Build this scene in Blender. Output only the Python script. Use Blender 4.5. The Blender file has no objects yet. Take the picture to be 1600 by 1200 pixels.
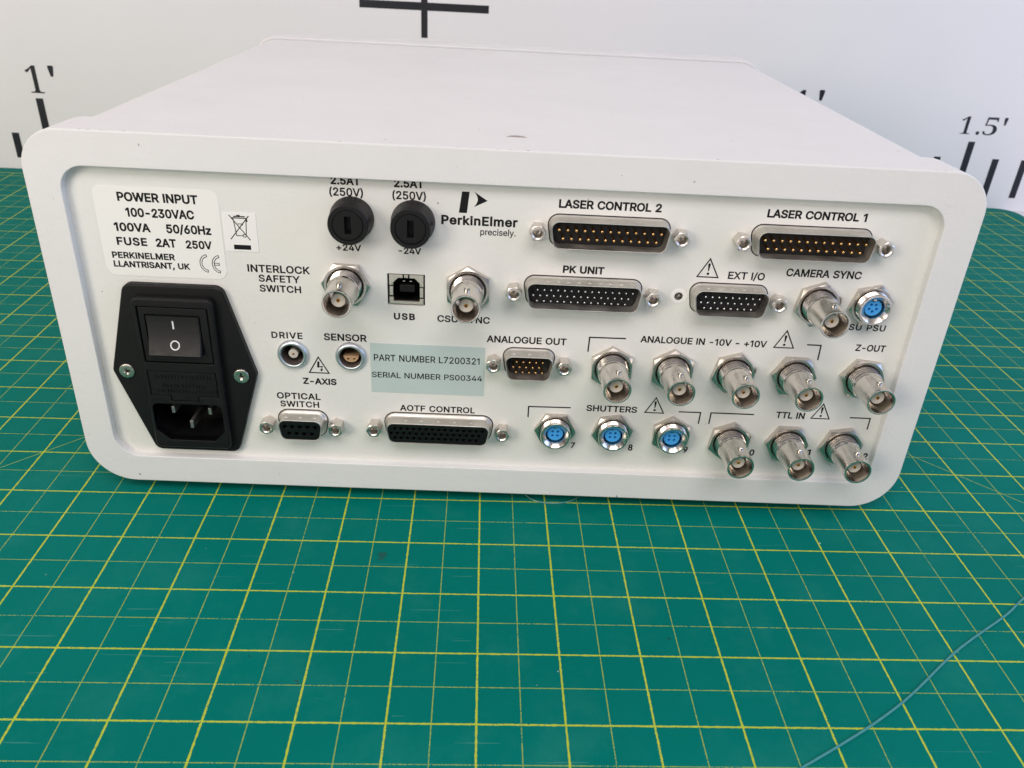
import bpy, math, random
from mathutils import Matrix, Vector
from mathutils.geometry import tessellate_polygon, delaunay_2d_cdt
random.seed(7)
R = math.radians
MM = 0.001
TILT = 0.0274820            # the box leans back a touch on its feet
scene = bpy.context.scene
col = scene.collection

# ------------------------------------------------------------------ camera
cam_data = bpy.data.cameras.new("camera")
cam = bpy.data.objects.new("camera", cam_data)
col.objects.link(cam)
cam_data.sensor_width = 36.0
cam_data.lens = 28.6207
cam_data.clip_start = 0.01
cam_data.clip_end = 50.0
cam.matrix_world = Matrix(((0.9988208, -0.0407068, -0.0264571, 0.0277285),
                           (-0.0028479, 0.4948885, -0.8689518, -0.2547393),
                           (0.0484655, 0.8680025, 0.494189, 0.1971104),
                           (0, 0, 0, 1)))
cam_data.dof.use_dof = True
cam_data.dof.focus_distance = 0.30
cam_data.dof.aperture_fstop = 30.0
scene.camera = cam

# ------------------------------------------------------------------ world, lamps, exposure
world = bpy.data.worlds.new("World")
scene.world = world
world.use_nodes = True
wn, wl = world.node_tree.nodes, world.node_tree.links
wn.clear()
w_out = wn.new("ShaderNodeOutputWorld")
w_bg = wn.new("ShaderNodeBackground")
w_tc = wn.new("ShaderNodeTexCoord")
w_sep = wn.new("ShaderNodeSeparateXYZ")
w_ramp = wn.new("ShaderNodeValToRGB")
w_map = wn.new("ShaderNodeMapRange")
w_map.inputs[1].default_value = -1.0
w_map.inputs[2].default_value = 1.0
els = w_ramp.color_ramp.elements
els[0].position = 0.0; els[0].color = (0.08, 0.08, 0.08, 1)
els[1].position = 1.0; els[1].color = (0.92, 0.87, 0.89, 1)
e = els.new(0.48); e.color = (0.16, 0.16, 0.17, 1)
e = els.new(0.62); e.color = (0.36, 0.335, 0.36, 1)
e = els.new(0.78); e.color = (0.64, 0.60, 0.62, 1)
wl.new(w_tc.outputs["Generated"], w_sep.inputs[0])
wl.new(w_sep.outputs["Z"], w_map.inputs[0])
wl.new(w_map.outputs[0], w_ramp.inputs[0])
wl.new(w_ramp.outputs[0], w_bg.inputs[0])
wl.new(w_bg.outputs[0], w_out.inputs[0])
w_bg.inputs[1].default_value = 0.36

def area_lamp(name, loc, target, sx, sy, power, color):
    d = bpy.data.lights.new(name, 'AREA')
    d.shape = 'RECTANGLE'; d.size = sx; d.size_y = sy
    d.energy = power; d.color = color
    o = bpy.data.objects.new(name, d); col.objects.link(o)
    o.location = loc
    o.rotation_euler = (Vector(target) - Vector(loc)).to_track_quat('-Z', 'Y').to_euler()
    return o

area_lamp("room_lamp_warm", (-0.74, -0.86, 0.50), (0.02, 0.0, 0.06), 0.46, 0.46, 6.3, (1.0, 0.905, 0.785))
area_lamp("ceiling_lamp", (0.05, -0.93, 1.36), (0.05, 0.32, 0.0), 1.4, 0.6, 16.2, (1.0, 0.925, 0.92))
area_lamp("window_light", (1.25, -0.20, 0.50), (0.05, 0.05, 0.06), 0.7, 0.8, 6.6, (0.42, 0.58, 1.0))

scene.view_settings.view_transform = 'Standard'
scene.view_settings.look = 'None'
scene.view_settings.gamma = 1.0
scene.view_settings.exposure = 0.0
scene.view_settings.use_curve_mapping = False
scene.render.engine = 'CYCLES'
scene.cycles.max_bounces = 8
scene.cycles.use_denoising = True

# ------------------------------------------------------------------ materials
class NT:
    def __init__(self, name):
        self.m = bpy.data.materials.new(name)
        self.m.use_nodes = True
        self.n = self.m.node_tree.nodes
        self.l = self.m.node_tree.links
        self.b = self.n["Principled BSDF"]
        self.tc = self.n.new("ShaderNodeTexCoord")
    def put(self, sock, v):
        if isinstance(v, (int, float)): sock.default_value = v
        elif isinstance(v, tuple):
            sock.default_value = v if len(v) == len(sock.default_value) else v + (1.0,)
        else: self.l.new(v, sock)
    def math(self, op, a, b=0.0, c=0.0):
        n = self.n.new("ShaderNodeMath"); n.operation = op
        for i, v in enumerate((a, b, c)): self.put(n.inputs[i], v)
        return n.outputs[0]
    def noise(self, scale, detail=3.0, rough=0.5, vec=None, w=None):
        n = self.n.new("ShaderNodeTexNoise")
        self.l.new(vec if vec is not None else self.tc.outputs["Object"], n.inputs["Vector"])
        n.inputs["Scale"].default_value = scale
        n.inputs["Detail"].default_value = detail
        n.inputs["Roughness"].default_value = rough
        return n.outputs["Fac"]
    def mapping(self, scale=(1, 1, 1), rot=(0, 0, 0), loc=(0, 0, 0)):
        n = self.n.new("ShaderNodeMapping")
        self.l.new(self.tc.outputs["Object"], n.inputs["Vector"])
        n.inputs["Scale"].default_value = scale
        n.inputs["Rotation"].default_value = rot
        n.inputs["Location"].default_value = loc
        return n.outputs[0]
    def range(self, v, a, b, c, d):
        n = self.n.new("ShaderNodeMapRange")
        self.put(n.inputs[0], v)
        for i, x in enumerate((a, b, c, d)): n.inputs[i + 1].default_value = x
        return n.outputs[0]
    def mix(self, fac, a, b):
        n = self.n.new("ShaderNodeMix"); n.data_type = 'RGBA'
        self.put(n.inputs[0], fac); self.put(n.inputs[6], a); self.put(n.inputs[7], b)
        return n.outputs[2]
    def bump(self, h, strength, dist):
        n = self.n.new("ShaderNodeBump")
        n.inputs["Strength"].default_value = strength
        n.inputs["Distance"].default_value = dist
        self.put(n.inputs["Height"], h)
        self.l.new(n.outputs[0], self.b.inputs["Normal"])
    def set(self, **k):
        for a, v in k.items(): self.put(self.b.inputs[a.replace("_", " ")], v)
        return self

def simple(name, c, rough, metal=0.0, var=0.0, vscale=300, bump=0.0, bscale=1500, bdist=0.0002, spec=0.5):
    t = NT(name)
    t.set(Roughness=rough, Metallic=metal)
    t.b.inputs["Specular IOR Level"].default_value = spec
    if var:
        oi = t.n.new("ShaderNodeObjectInfo")
        va = t.n.new("ShaderNodeVectorMath"); va.operation = 'ADD'
        t.l.new(t.tc.outputs["Object"], va.inputs[0]); t.l.new(oi.outputs["Random"], va.inputs[1])
        n = t.noise(vscale, 4, 0.5, va.outputs[0])
        dark = tuple(x * (1 - var) for x in c); light = tuple(min(1, x * (1 + var)) for x in c)
        t.set(Base_Color=t.mix(n, dark, light))
        t.set(Roughness=t.range(t.noise(vscale * 0.6, 3, 0.5, va.outputs[0]), 0.3, 0.7, rough * 0.82, min(1, rough * 1.2)))
    else:
        t.set(Base_Color=c)
    if bump: t.bump(t.noise(bscale, 2), bump, bdist)
    return t.m

def powder_coat(name, c, rough=0.42):
    """white orange-peel powder paint with a few dark chips and rubbed marks"""
    t = NT(name)
    speck = t.math('GREATER_THAN', t.noise(430, 2), 0.775)
    smudge = t.range(t.noise(26, 5, 0.62), 0.35, 0.72, 0.0, 1.0)
    base = t.mix(smudge, c, tuple(x * 0.965 for x in c))
    t.set(Base_Color=t.mix(speck, base, (0.30, 0.28, 0.26)), Metallic=0.0)
    t.set(Roughness=t.range(t.noise(40, 4), 0.3, 0.7, rough - 0.05, rough + 0.08))
    peel = t.math('ADD', t.noise(780, 2), t.math('MULTIPLY', t.noise(260, 2), 0.7))
    t.bump(peel, 0.27, 0.00033)
    return t.m

M_white = powder_coat("white powder paint", (0.762, 0.755, 0.738))
M_panel = powder_coat("white panel paint", (0.765, 0.765, 0.722), 0.5)
M_ink = simple("black print ink", (0.008, 0.008, 0.009), 0.6, spec=0.2)
M_black = simple("black plastic", (0.0065, 0.0065, 0.0068), 0.48, var=0.15, vscale=500, spec=0.28, bump=0.25, bscale=2600, bdist=0.00012)
M_rocker = simple("rocker plastic", (0.017, 0.016, 0.0155), 0.5, var=0.1, vscale=500, spec=0.35, bump=0.2, bscale=2600, bdist=0.00012)
M_black_gloss = simple("black moulded insert", (0.005, 0.005, 0.0055), 0.36, spec=0.35, bump=0.1, bscale=2000, bdist=0.0001)
M_dark = simple("dark hollow", (0.004, 0.004, 0.004), 0.8)  # near-black for wells and for shade painted into gaps
M_nickel = simple("nickel plate", (0.70, 0.66, 0.61), 0.21, 1.0, var=0.10, vscale=420, bump=0.12, bscale=1300, bdist=0.0001)
M_nickel_nut = simple("nickel nut", (0.60, 0.565, 0.515), 0.28, 1.0, var=0.14, vscale=380, bump=0.15, bscale=1100, bdist=0.00012)
M_tin = simple("tinned shell steel", (0.64, 0.615, 0.565), 0.50, 1.0, var=0.16, vscale=260, bump=0.25, bscale=900, bdist=0.00015)
M_satin = simple("satin chrome", (0.66, 0.69, 0.72), 0.42, 1.0, var=0.05, vscale=300)
M_blade = simple("tinned blade", (0.34, 0.33, 0.32), 0.42, 0.85)
M_gold = simple("gold plate", (0.86, 0.50, 0.18), 0.25, 1.0)
M_silver_pin = simple("silver pin", (0.80, 0.79, 0.77), 0.22, 1.0)
M_ptfe = simple("white insulator", (0.54, 0.505, 0.44), 0.5)
M_tan = simple("tan insulator", (0.46, 0.30, 0.17), 0.5, var=0.1)
M_blue = simple("blue socket insert", (0.055, 0.36, 0.82), 0.45)
M_label = simple("white label film", (0.84, 0.835, 0.79), 0.34, var=0.015, vscale=60)
M_label2 = simple("white paper label", (0.85, 0.84, 0.81), 0.5)
M_foil = simple("silver label foil", (0.51, 0.60, 0.58), 0.36, 0.0, var=0.05, vscale=90)
M_mark = simple("white pad print", (0.75, 0.75, 0.74), 0.5)
M_rubber = simple("black rubber", (0.02, 0.02, 0.02), 0.75)
M_cord = simple("teal cord", (0.045, 0.26, 0.27), 0.6, var=0.25, vscale=900, bump=0.5, bscale=1600, bdist=0.0003)
M_clear = simple("clear plastic strip", (0.10, 0.26, 0.24), 0.25)

# ------------------------------------------------------------------ mesh helpers (all sizes in millimetres)
class MB:
    def __init__(self): self.v = []; self.f = []
    def loops(self, ls, closed=True, cap0=False, cap1=False):
        """bridge equal-length loops of 3-D points"""
        n = len(ls[0]); b = len(self.v)
        for l in ls: self.v += [tuple(p) for p in l]
        for i in range(len(ls) - 1):
            for j in range(n if closed else n - 1):
                k = (j + 1) % n
                self.f.append((b + i * n + j, b + i * n + k, b + (i + 1) * n + k, b + (i + 1) * n + j))
        if cap0: self.f.append(tuple(b + j for j in range(n))[::-1])
        if cap1: self.f.append(tuple(b + (len(ls) - 1) * n + j for j in range(n)))
        return self
    def face(self, polys, y):
        """flat face with holes in the plane y, from 2-D (x,z) contours"""
        flat = [p for q in polys for p in q]; b = len(self.v)
        self.v += [(p[0], y, p[1]) for p in flat]
        for t in tessellate_polygon([[Vector((p[0], p[1], 0)) for p in q] for q in polys]):
            a, c, d = (flat[i] for i in t)
            s = (c[0] - a[0]) * (d[1] - a[1]) - (c[1] - a[1]) * (d[0] - a[0])
            if abs(s) < 1e-9: continue
            self.f.append(tuple(b + i for i in (t if s > 0 else t[::-1])))
        return self
    def box(self, x0, x1, y0, y1, z0, z1):
        P = [(x0, z0), (x1, z0), (x1, z1), (x0, z1)]
        return self.loops([[(x, y1, z) for x, z in P], [(x, y0, z) for x, z in P]], True, True, True)
    def lathe(self, prof, cx=0.0, cz=0.0, n=40, cap0=False, cap1=False):
        """(radius, y) pairs turned about the y axis"""
        ls = [[(cx + r * math.cos(2 * math.pi * k / n), y, cz + r * math.sin(2 * math.pi * k / n)) for k in range(n)] for r, y in prof]
        return self.loops(ls, True, cap0, cap1)
    def tube(self, pts, r, n=8):
        ls = []
        pts = [Vector(p) for p in pts]
        for i, p in enumerate(pts):
            d = (pts[min(i + 1, len(pts) - 1)] - pts[max(i - 1, 0)]).normalized()
            up = Vector((0, 0, 1)) if abs(d.z) < 0.9 else Vector((1, 0, 0))
            a = d.cross(up).normalized(); c = a.cross(d)
            ls.append([p + r * (a * math.cos(2 * math.pi * k / n) + c * math.sin(2 * math.pi * k / n)) for k in range(n)])
        return self.loops(ls, True, True, True)
    def plate(self, outline, holes=(), back=0.0, front=-1.0, bev=0.0, hbev=0.0, seg=3, floor=None):
        """a slab with rounded front rim and through holes; the front looks down -y"""
        outs = [offset(outline, 0.0)]
        rings = [(0.0, back)]
        if bev > 0:
            for k in range(seg + 1):
                a = k / seg * math.pi / 2
                rings.append((bev * (1 - math.cos(a)), front + bev * (1 - math.sin(a))))
        else: rings.append((0.0, front))
        ls = [[(p[0], y, p[1]) for p in offset(outline, d)] for d, y in rings]
        self.loops(ls)
        fronts = [offset(outline, rings[-1][0])]
        for h in holes:
            hr = []
            if hbev > 0:
                for k in range(seg + 1):
                    a = k / seg * math.pi / 2
                    hr.append((-hbev * (1 - math.sin(a)), front + hbev * (1 - math.cos(a))))
            else: hr.append((0.0, front))
            hr.append((0.0, back))
            self.loops([[(p[0], y, p[1]) for p in offset(h, d)] for d, y in hr])
            fronts.append(offset(h, hr[0][0]))
        self.face(fronts, front)
        return self

def area2(p): return sum(p[i][0] * p[(i + 1) % len(p)][1] - p[(i + 1) % len(p)][0] * p[i][1] for i in range(len(p)))
def ccw(p): return p if area2(p) > 0 else p[::-1]
def offset(poly, d):
    """inset a CCW polygon by d (negative grows it)"""
    p = ccw(list(poly))
    if abs(d) < 1e-9: return p
    n = len(p); out = []
    for i in range(n):
        a, b, c = p[i - 1], p[i], p[(i + 1) % n]
        e1 = (b[0] - a[0], b[1] - a[1]); e2 = (c[0] - b[0], c[1] - b[1])
        l1 = math.hypot(*e1) or 1e-9; l2 = math.hypot(*e2) or 1e-9
        n1 = (-e1[1] / l1, e1[0] / l1); n2 = (-e2[1] / l2, e2[0] / l2)
        k = max(0.35, 1 + n1[0] * n2[0] + n1[1] * n2[1])
        out.append((b[0] + d * (n1[0] + n2[0]) / k, b[1] + d * (n1[1] + n2[1]) / k))
    return out
def rounded(pts, rad, seg=6):
    """round the corners of a polygon; rad is a number or one per corner"""
    p = list(pts); n = len(p); out = []
    for i in range(n):
        r = rad[i] if isinstance(rad, (list, tuple)) else rad
        a, b, c = Vector(p[i - 1]), Vector(p[i]), Vector(p[(i + 1) % n])
        u = (a - b).normalized(); v = (c - b).normalized()
        ang = math.acos(max(-1, min(1, u.dot(v))))
        if r <= 0 or ang > math.pi - 0.02: out.append(tuple(b)); continue
        t = r / math.tan(ang / 2); ctr = b + (u + v).normalized() * (r / math.sin(ang / 2))
        s = b + u * t - ctr; e_ = b + v * t - ctr
        a0 = math.atan2(s.y, s.x); a1 = math.atan2(e_.y, e_.x); da = (a1 - a0 + math.pi) % (2 * math.pi) - math.pi
        for k in range(seg + 1):
            w = a0 + da * k / seg
            out.append((ctr.x + r * math.cos(w), ctr.y + r * math.sin(w)))
    return out
def rect(x0, x1, z0, z1, r=0.0, seg=6):
    q = [(x0, z0), (x1, z0), (x1, z1), (x0, z1)]
    return rounded(q, r, seg) if (isinstance(r, (list, tuple)) or r > 0) else q
def circle(x, z, r, n=28): return [(x + r * math.cos(2 * math.pi * k / n), z + r * math.sin(2 * math.pi * k / n)) for k in range(n)]

def part(name, mb, mat, parent=None, at=(0, 0, 0), smooth=35, label=None):
    me = bpy.data.meshes.new(name)
    me.from_pydata([(x * MM, y * MM, z * MM) for x, y, z in mb.v], [], mb.f)
    me.materials.append(mat)
    me.update()
    import bmesh
    bm = bmesh.new(); bm.from_mesh(me)
    bmesh.ops.remove_doubles(bm, verts=bm.verts, dist=1e-7)
    bmesh.ops.recalc_face_normals(bm, faces=bm.faces)
    bm.to_mesh(me); bm.free()
    if smooth:
        me.shade_smooth()
        me.set_sharp_from_angle(angle=R(smooth))
    o = bpy.data.objects.new(name, me); col.objects.link(o)
    if smooth:
        wnm = o.modifiers.new("weighted normals", 'WEIGHTED_NORMAL')
        wnm.keep_sharp = True
    o.location = (at[0] * MM, at[1] * MM, at[2] * MM)
    if parent is not None: o.parent = parent
    if label: o["label"] = label
    return o
def thing(name, label, cat, loc, rot=(0, 0, 0), group=None):
    o = bpy.data.objects.new(name, None); col.objects.link(o)
    o.empty_display_size = 0.02
    o.location = [c * MM for c in loc]; o.rotation_euler = rot
    tag(o, label, cat, group)
    return o
def tag(o, label, cat, group=None):
    o["label"] = label; o["category"] = cat
    if group: o["group"] = group
def dup(root, parent, at):
    """copy a part with its sub-parts"""
    r = root.copy(); col.objects.link(r); r.parent = parent
    r.location = [c * MM for c in at]
    for ch in list(root.children):
        c = ch.copy(); col.objects.link(c); c.parent = r
    return r

# ------------------------------------------------------------------ lettering: glyph outlines (1000 units per em)
GLYPHS = {
 '(': [273,[[89,207,92,264,101,324,114,384,132,441,153,494,177,539,236,539,212,485,191,428,174,370,161,313,154,258,151,207,154,161,160,115,172,67,188,16,209,-38,236,-96,177,-96,139,-21,111,55,95,131]]],
 ')': [273,[[37,-96,64,-37,86,18,102,69,113,116,120,162,122,207,119,258,112,313,99,370,82,428,62,485,37,539,97,539,121,494,142,441,159,384,173,323,181,264,184,207,178,130,161,53,134,-22,97,-96]]],
 '+': [453,[[198,34,198,364,255,364,255,34],[61,172,61,226,391,226,391,172]]],
 ',': [188,[[38,-119,68,71,137,71,84,-119]]],
 '-': [453,[[337,244,337,188,114,188,114,244]]],
 '.': [188,[[95,-4,78,-1,63,9,53,24,50,41,53,59,63,73,78,83,95,87,113,83,128,73,138,59,141,41,138,24,128,9,113,-1]]],
 '/': [249,[[235,533,71,-76,14,-76,178,533]]],
 '0': [453,[[227,-7,174,1,130,24,95,62,69,113,53,178,48,254,53,330,69,395,95,447,130,484,174,508,227,516,279,508,323,484,358,447,384,395,400,330,405,254,400,178,384,113,359,62,323,24,279,1],[227,50,261,56,290,74,313,103,330,144,340,194,344,254,340,314,330,365,313,405,290,435,261,453,227,460,192,453,163,435,140,405,123,365,113,314,109,254,113,194,123,144,140,103,163,74,192,56]]],
 '1': [330,[[236,509,236,0,172,0,172,448,169,448,46,358,46,427,158,509]]],
 '2': [453,[[64,0,64,47,234,229,261,257,282,282,299,305,311,327,318,348,320,371,317,397,308,419,293,436,273,449,250,457,224,460,196,457,172,447,153,433,139,413,130,390,127,362,66,362,71,405,86,442,111,473,143,496,182,511,225,516,268,511,306,497,337,474,361,445,376,411,381,372,378,345,371,318,357,290,336,259,306,223,267,180,153,60,153,57,389,57,389,0]]],
 '3': [453,[[218,-7,173,-3,133,10,98,30,70,57,52,91,44,132,109,132,115,107,126,87,144,71,165,59,191,52,219,50,248,53,275,61,297,74,315,93,325,116,329,145,326,172,316,196,299,217,275,234,242,244,201,248,157,248,157,299,288,448,288,452,70,452,70,509,372,509,372,461,211,278,211,289,264,288,308,276,344,253,371,222,387,186,393,145,387,103,370,66,344,36,309,12,266,-2]]],
 '4': [453,[[40,105,40,158,247,509,311,509,109,166,109,163,413,163,413,105],[282,0,282,121,282,146,282,318,343,318,343,0]]],
 '5': [453,[[221,-7,178,-2,140,11,108,32,83,60,66,93,60,130,122,130,127,108,138,89,154,73,173,60,196,52,221,50,250,53,276,64,298,82,314,104,324,131,328,162,324,193,314,221,297,244,275,262,248,273,218,277,192,275,167,268,145,258,128,246,67,253,96,509,366,509,366,452,151,452,134,301,136,301,155,315,178,325,203,331,229,334,263,330,294,321,321,306,345,285,364,260,379,231,388,199,391,163,385,117,369,76,343,41,309,15,268,-1]]],
 '6': [453,[[226,-7,182,-1,142,15,109,40,84,74,69,115,64,162,68,199,80,239,102,285,137,340,252,509,322,509,151,261,145,261,154,275,165,288,179,299,196,307,214,312,235,314,278,309,316,295,346,271,370,240,384,201,389,157,384,112,368,73,343,39,310,14,271,-2],[226,48,254,52,279,63,299,79,314,101,324,128,327,157,324,187,314,213,299,235,279,251,254,262,226,265,198,262,174,252,153,235,138,214,128,188,125,158,128,128,138,102,153,79,174,63,198,52]]],
 '7': [453,[[97,0,323,448,323,452,62,452,62,509,391,509,391,449,165,0]]],
 '8': [453,[[226,-7,178,-2,136,11,101,33,74,62,57,96,52,135,55,166,65,195,81,220,101,241,125,256,153,265,153,267,119,282,93,308,76,342,70,380,75,417,90,450,114,477,146,498,184,511,226,516,269,511,306,498,337,477,361,450,377,417,382,380,376,342,359,308,333,282,300,267,300,265,327,256,351,241,372,220,387,195,397,166,401,135,395,96,378,62,352,33,317,11,275,-2],[226,49,258,52,285,60,307,74,323,91,333,113,337,139,333,165,322,189,305,208,283,223,256,232,226,235,196,232,169,223,147,208,130,189,119,165,115,139,119,113,129,91,145,74,167,60,195,52],[226,290,252,292,274,300,293,313,307,330,316,351,319,376,316,399,308,420,294,437,275,449,252,457,226,460,200,457,177,449,159,437,145,420,136,399,133,376,136,351,145,330,159,313,178,300,201,292]]],
 '9': [453,[[226,516,271,510,310,494,343,468,368,434,384,393,389,347,385,309,373,270,350,224,315,168,200,0,130,0,301,248,307,248,299,234,287,221,273,210,257,202,238,196,218,195,175,199,137,214,106,237,83,269,68,307,64,352,69,397,85,436,110,469,143,494,182,510],[226,460,199,457,174,446,154,429,138,407,129,381,125,352,129,322,138,295,154,274,174,257,199,247,226,243,254,247,279,257,299,273,314,295,324,321,327,350,324,381,314,407,299,429,279,446,254,457]]],
 'A': [480,[[16,0,201,509,276,509,463,0,395,0,287,302,276,334,264,372,250,420,232,478,245,478,228,419,213,371,201,333,191,302,85,0],[110,142,110,199,370,199,370,142]]],
 'B': [456,[[60,0,60,509,241,509,289,504,329,491,359,469,381,442,394,410,398,374,395,344,387,320,373,301,356,286,336,275,315,267,315,262,339,257,363,245,385,227,402,203,414,173,418,136,413,100,400,67,377,39,344,18,301,4,247,0],[125,57,245,57,296,63,330,80,349,105,355,137,352,161,342,184,327,203,306,218,279,228,248,231,125,231],[125,285,238,285,265,288,288,296,308,309,323,326,333,348,336,372,330,403,313,429,283,446,240,452,125,452]]],
 'C': [510,[[267,-7,205,1,150,25,104,63,70,115,48,179,40,254,48,329,70,393,104,445,150,484,205,508,267,516,305,513,340,504,373,490,402,471,427,447,448,418,463,385,473,348,408,348,401,373,389,395,375,413,357,428,337,440,315,449,292,454,267,456,223,450,184,432,150,403,125,364,109,314,103,254,109,194,125,145,151,105,184,76,223,59,267,53,292,55,315,60,337,69,357,81,375,96,389,114,401,136,408,160,473,160,463,124,448,91,428,62,402,38,373,19,341,5,305,-4]]],
 'D': [502,[[219,0,96,0,96,57,215,57,272,63,318,81,354,110,379,149,394,198,399,255,394,312,379,361,354,399,320,428,275,446,221,452,93,452,93,509,225,509,294,501,353,478,399,441,433,391,455,329,462,255,455,181,433,119,398,68,351,31,291,8],[125,509,125,0,60,0,60,509]]],
 'E': [419,[[60,0,60,509,372,509,372,452,125,452,125,286,355,286,355,229,125,229,125,57,375,57,375,0]]],
 'F': [410,[[60,0,60,509,369,509,369,452,125,452,125,278,346,278,346,221,125,221,125,0]]],
 'G': [520,[[269,-7,205,1,149,25,104,64,69,116,47,179,40,254,47,329,69,393,103,445,149,484,203,508,265,516,304,513,340,504,374,489,403,469,429,445,449,416,465,384,474,349,408,349,399,372,387,393,373,411,356,427,337,439,315,448,291,454,265,456,222,450,183,432,150,404,125,364,109,314,103,254,109,194,125,145,151,105,184,76,224,59,269,53,309,57,345,71,374,93,396,123,410,160,415,202,434,199,283,199,283,256,478,256,478,200,471,141,451,91,419,50,377,19,326,0]]],
 'H': [517,[[60,0,60,509,125,509,125,289,392,289,392,509,457,509,457,0,392,0,392,232,125,232,125,0]]],
 'I': [186,[[60,0,60,509,126,509,126,0]]],
 'K': [467,[[104,145,104,216,122,239,139,261,157,282,174,303,193,324,212,344,364,509,448,509,231,276,228,276],[60,0,60,509,125,509,125,334,124,225,125,193,125,0],[372,0,188,259,228,309,449,0]]],
 'L': [393,[[60,0,60,509,125,509,125,57,361,57,361,0]]],
 'M': [628,[[60,0,60,509,152,509,277,187,287,159,299,123,311,84,322,49,307,49,318,83,330,121,342,158,352,187,476,509,568,509,568,0,504,0,504,291,504,327,505,369,506,413,507,457,513,457,505,433,498,409,482,363,467,322,456,291,342,0,286,0,170,291,159,321,145,361,129,408,112,457,119,457,120,416,121,372,122,328,122,291,122,0]]],
 'N': [523,[[60,0,60,509,136,509,343,183,352,169,363,151,375,130,388,107,401,82,414,55,405,54,402,81,401,108,400,134,399,157,399,195,399,509,463,509,463,0,387,0,202,290,177,331,164,354,148,381,108,452,119,454,122,384,124,328,125,291,125,0]]],
 'O': [533,[[267,-7,205,1,150,25,105,63,70,115,48,179,40,254,48,329,70,393,105,445,150,484,205,508,267,516,329,508,384,484,429,445,464,393,486,329,493,254,486,179,464,115,429,63,384,25,329,1],[267,53,310,59,349,76,383,105,408,144,425,194,430,254,425,314,408,365,383,404,349,433,310,450,267,456,223,450,184,433,151,404,125,364,109,314,103,254,109,194,125,144,151,105,184,76,223,59]]],
 'P': [445,[[60,0,60,509,235,509,289,503,332,487,366,462,390,430,404,391,409,348,404,304,390,265,366,233,332,207,289,191,235,186,109,186,109,242,233,242,269,246,297,256,318,272,333,294,342,319,344,348,342,376,333,402,318,423,297,439,268,449,232,452,125,452,125,0]]],
 'Q': [533,[[245,159,313,159,369,85,384,65,468,-48,401,-48,346,27,331,46],[267,-7,205,1,150,25,105,63,70,115,48,179,40,254,48,329,70,393,105,445,150,484,205,508,267,516,329,508,384,484,429,445,464,393,486,329,493,254,486,179,464,115,429,63,384,25,329,1],[267,53,310,59,349,76,383,105,408,144,425,194,430,254,425,314,408,365,383,404,349,433,310,450,267,456,223,450,184,433,151,404,125,364,109,314,103,254,109,194,125,144,151,105,184,76,223,59]]],
 'R': [449,[[60,0,60,509,236,509,290,504,333,489,367,465,390,433,405,395,409,352,405,309,390,271,367,240,333,217,289,203,236,198,96,198,96,255,234,255,269,258,298,267,319,281,334,300,342,324,345,352,342,380,334,405,319,425,298,440,269,449,233,452,125,452,125,0],[353,0,230,229,303,229,428,0]]],
 'S': [447,[[224,-9,172,-4,128,9,91,31,64,60,46,96,38,137,104,137,110,110,123,88,142,71,166,59,194,52,224,49,257,52,286,60,311,74,329,92,341,114,346,139,342,161,332,179,316,193,296,205,272,214,245,222,184,239,128,260,86,289,60,326,52,372,58,413,75,448,102,476,138,498,180,511,227,516,275,511,316,498,351,476,377,449,394,415,401,378,337,378,326,412,302,437,267,453,225,459,194,456,167,448,145,435,129,418,118,398,115,376,119,352,131,334,148,319,169,308,191,300,212,293,264,279,287,272,312,264,336,252,359,238,379,220,395,198,405,171,408,139,403,99,386,64,360,34,323,11,278,-4]]],
 'T': [449,[[32,452,32,509,417,509,417,452,257,452,257,0,193,0,193,452]]],
 'U': [517,[[259,-8,203,-2,154,15,114,43,85,80,66,124,60,173,60,509,124,509,124,178,128,144,141,113,160,87,187,68,220,56,259,52,298,56,331,68,357,87,377,113,389,144,393,178,393,509,457,509,457,173,451,124,433,80,403,43,363,15,315,-2]]],
 'V': [480,[[204,0,16,509,84,509,192,206,203,176,215,137,230,89,248,31,235,31,252,90,267,138,279,176,290,206,395,509,463,509,278,0]]],
 'W': [686,[[155,0,16,509,82,509,163,196,170,171,175,145,187,94,192,67,197,40,189,40,194,67,200,94,205,120,211,145,224,196,306,509,380,509,462,196,468,171,474,145,486,94,492,67,497,40,488,40,493,67,499,94,504,120,510,145,523,196,603,509,670,509,530,0,455,0,368,323,359,356,351,391,344,431,336,475,350,475,342,433,335,395,327,359,318,323,230,0]]],
 'X': [474,[[18,0,217,284,217,236,29,509,104,509,178,400,192,379,204,361,214,345,223,329,233,312,243,292,232,292,252,329,261,345,272,361,298,400,374,509,446,509,259,239,259,287,456,0,382,0,292,129,268,165,259,180,250,195,241,212,230,231,244,231,235,213,225,196,216,181,206,166,182,129,91,0]]],
 'Y': [472,[[203,0,203,208,16,509,91,509,192,344,208,318,222,292,236,264,250,230,224,230,237,265,251,293,265,318,280,344,381,509,455,509,268,208,268,0]]],
 'Z': [438,[[42,0,42,46,273,385,289,408,306,431,323,453,341,476,348,454,317,453,285,452,254,452,223,452,40,452,40,509,397,509,397,462,169,129,152,105,134,81,97,33,90,54,121,56,152,57,183,57,214,57,399,57,399,0]]],
 'c': [396,[[207,-8,159,-2,117,16,82,46,56,85,40,133,34,187,40,243,56,291,82,330,117,360,159,378,207,384,234,383,260,377,284,368,305,356,324,341,340,322,353,301,362,277,303,262,298,276,290,289,281,301,270,311,257,319,242,325,226,329,207,330,173,325,145,310,124,287,108,258,99,224,96,187,99,151,108,117,124,89,145,66,173,51,207,46,226,48,243,52,258,58,271,66,282,76,292,89,299,102,304,117,363,102,354,78,341,56,325,37,306,21,285,9,261,-1,235,-6]]],
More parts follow.
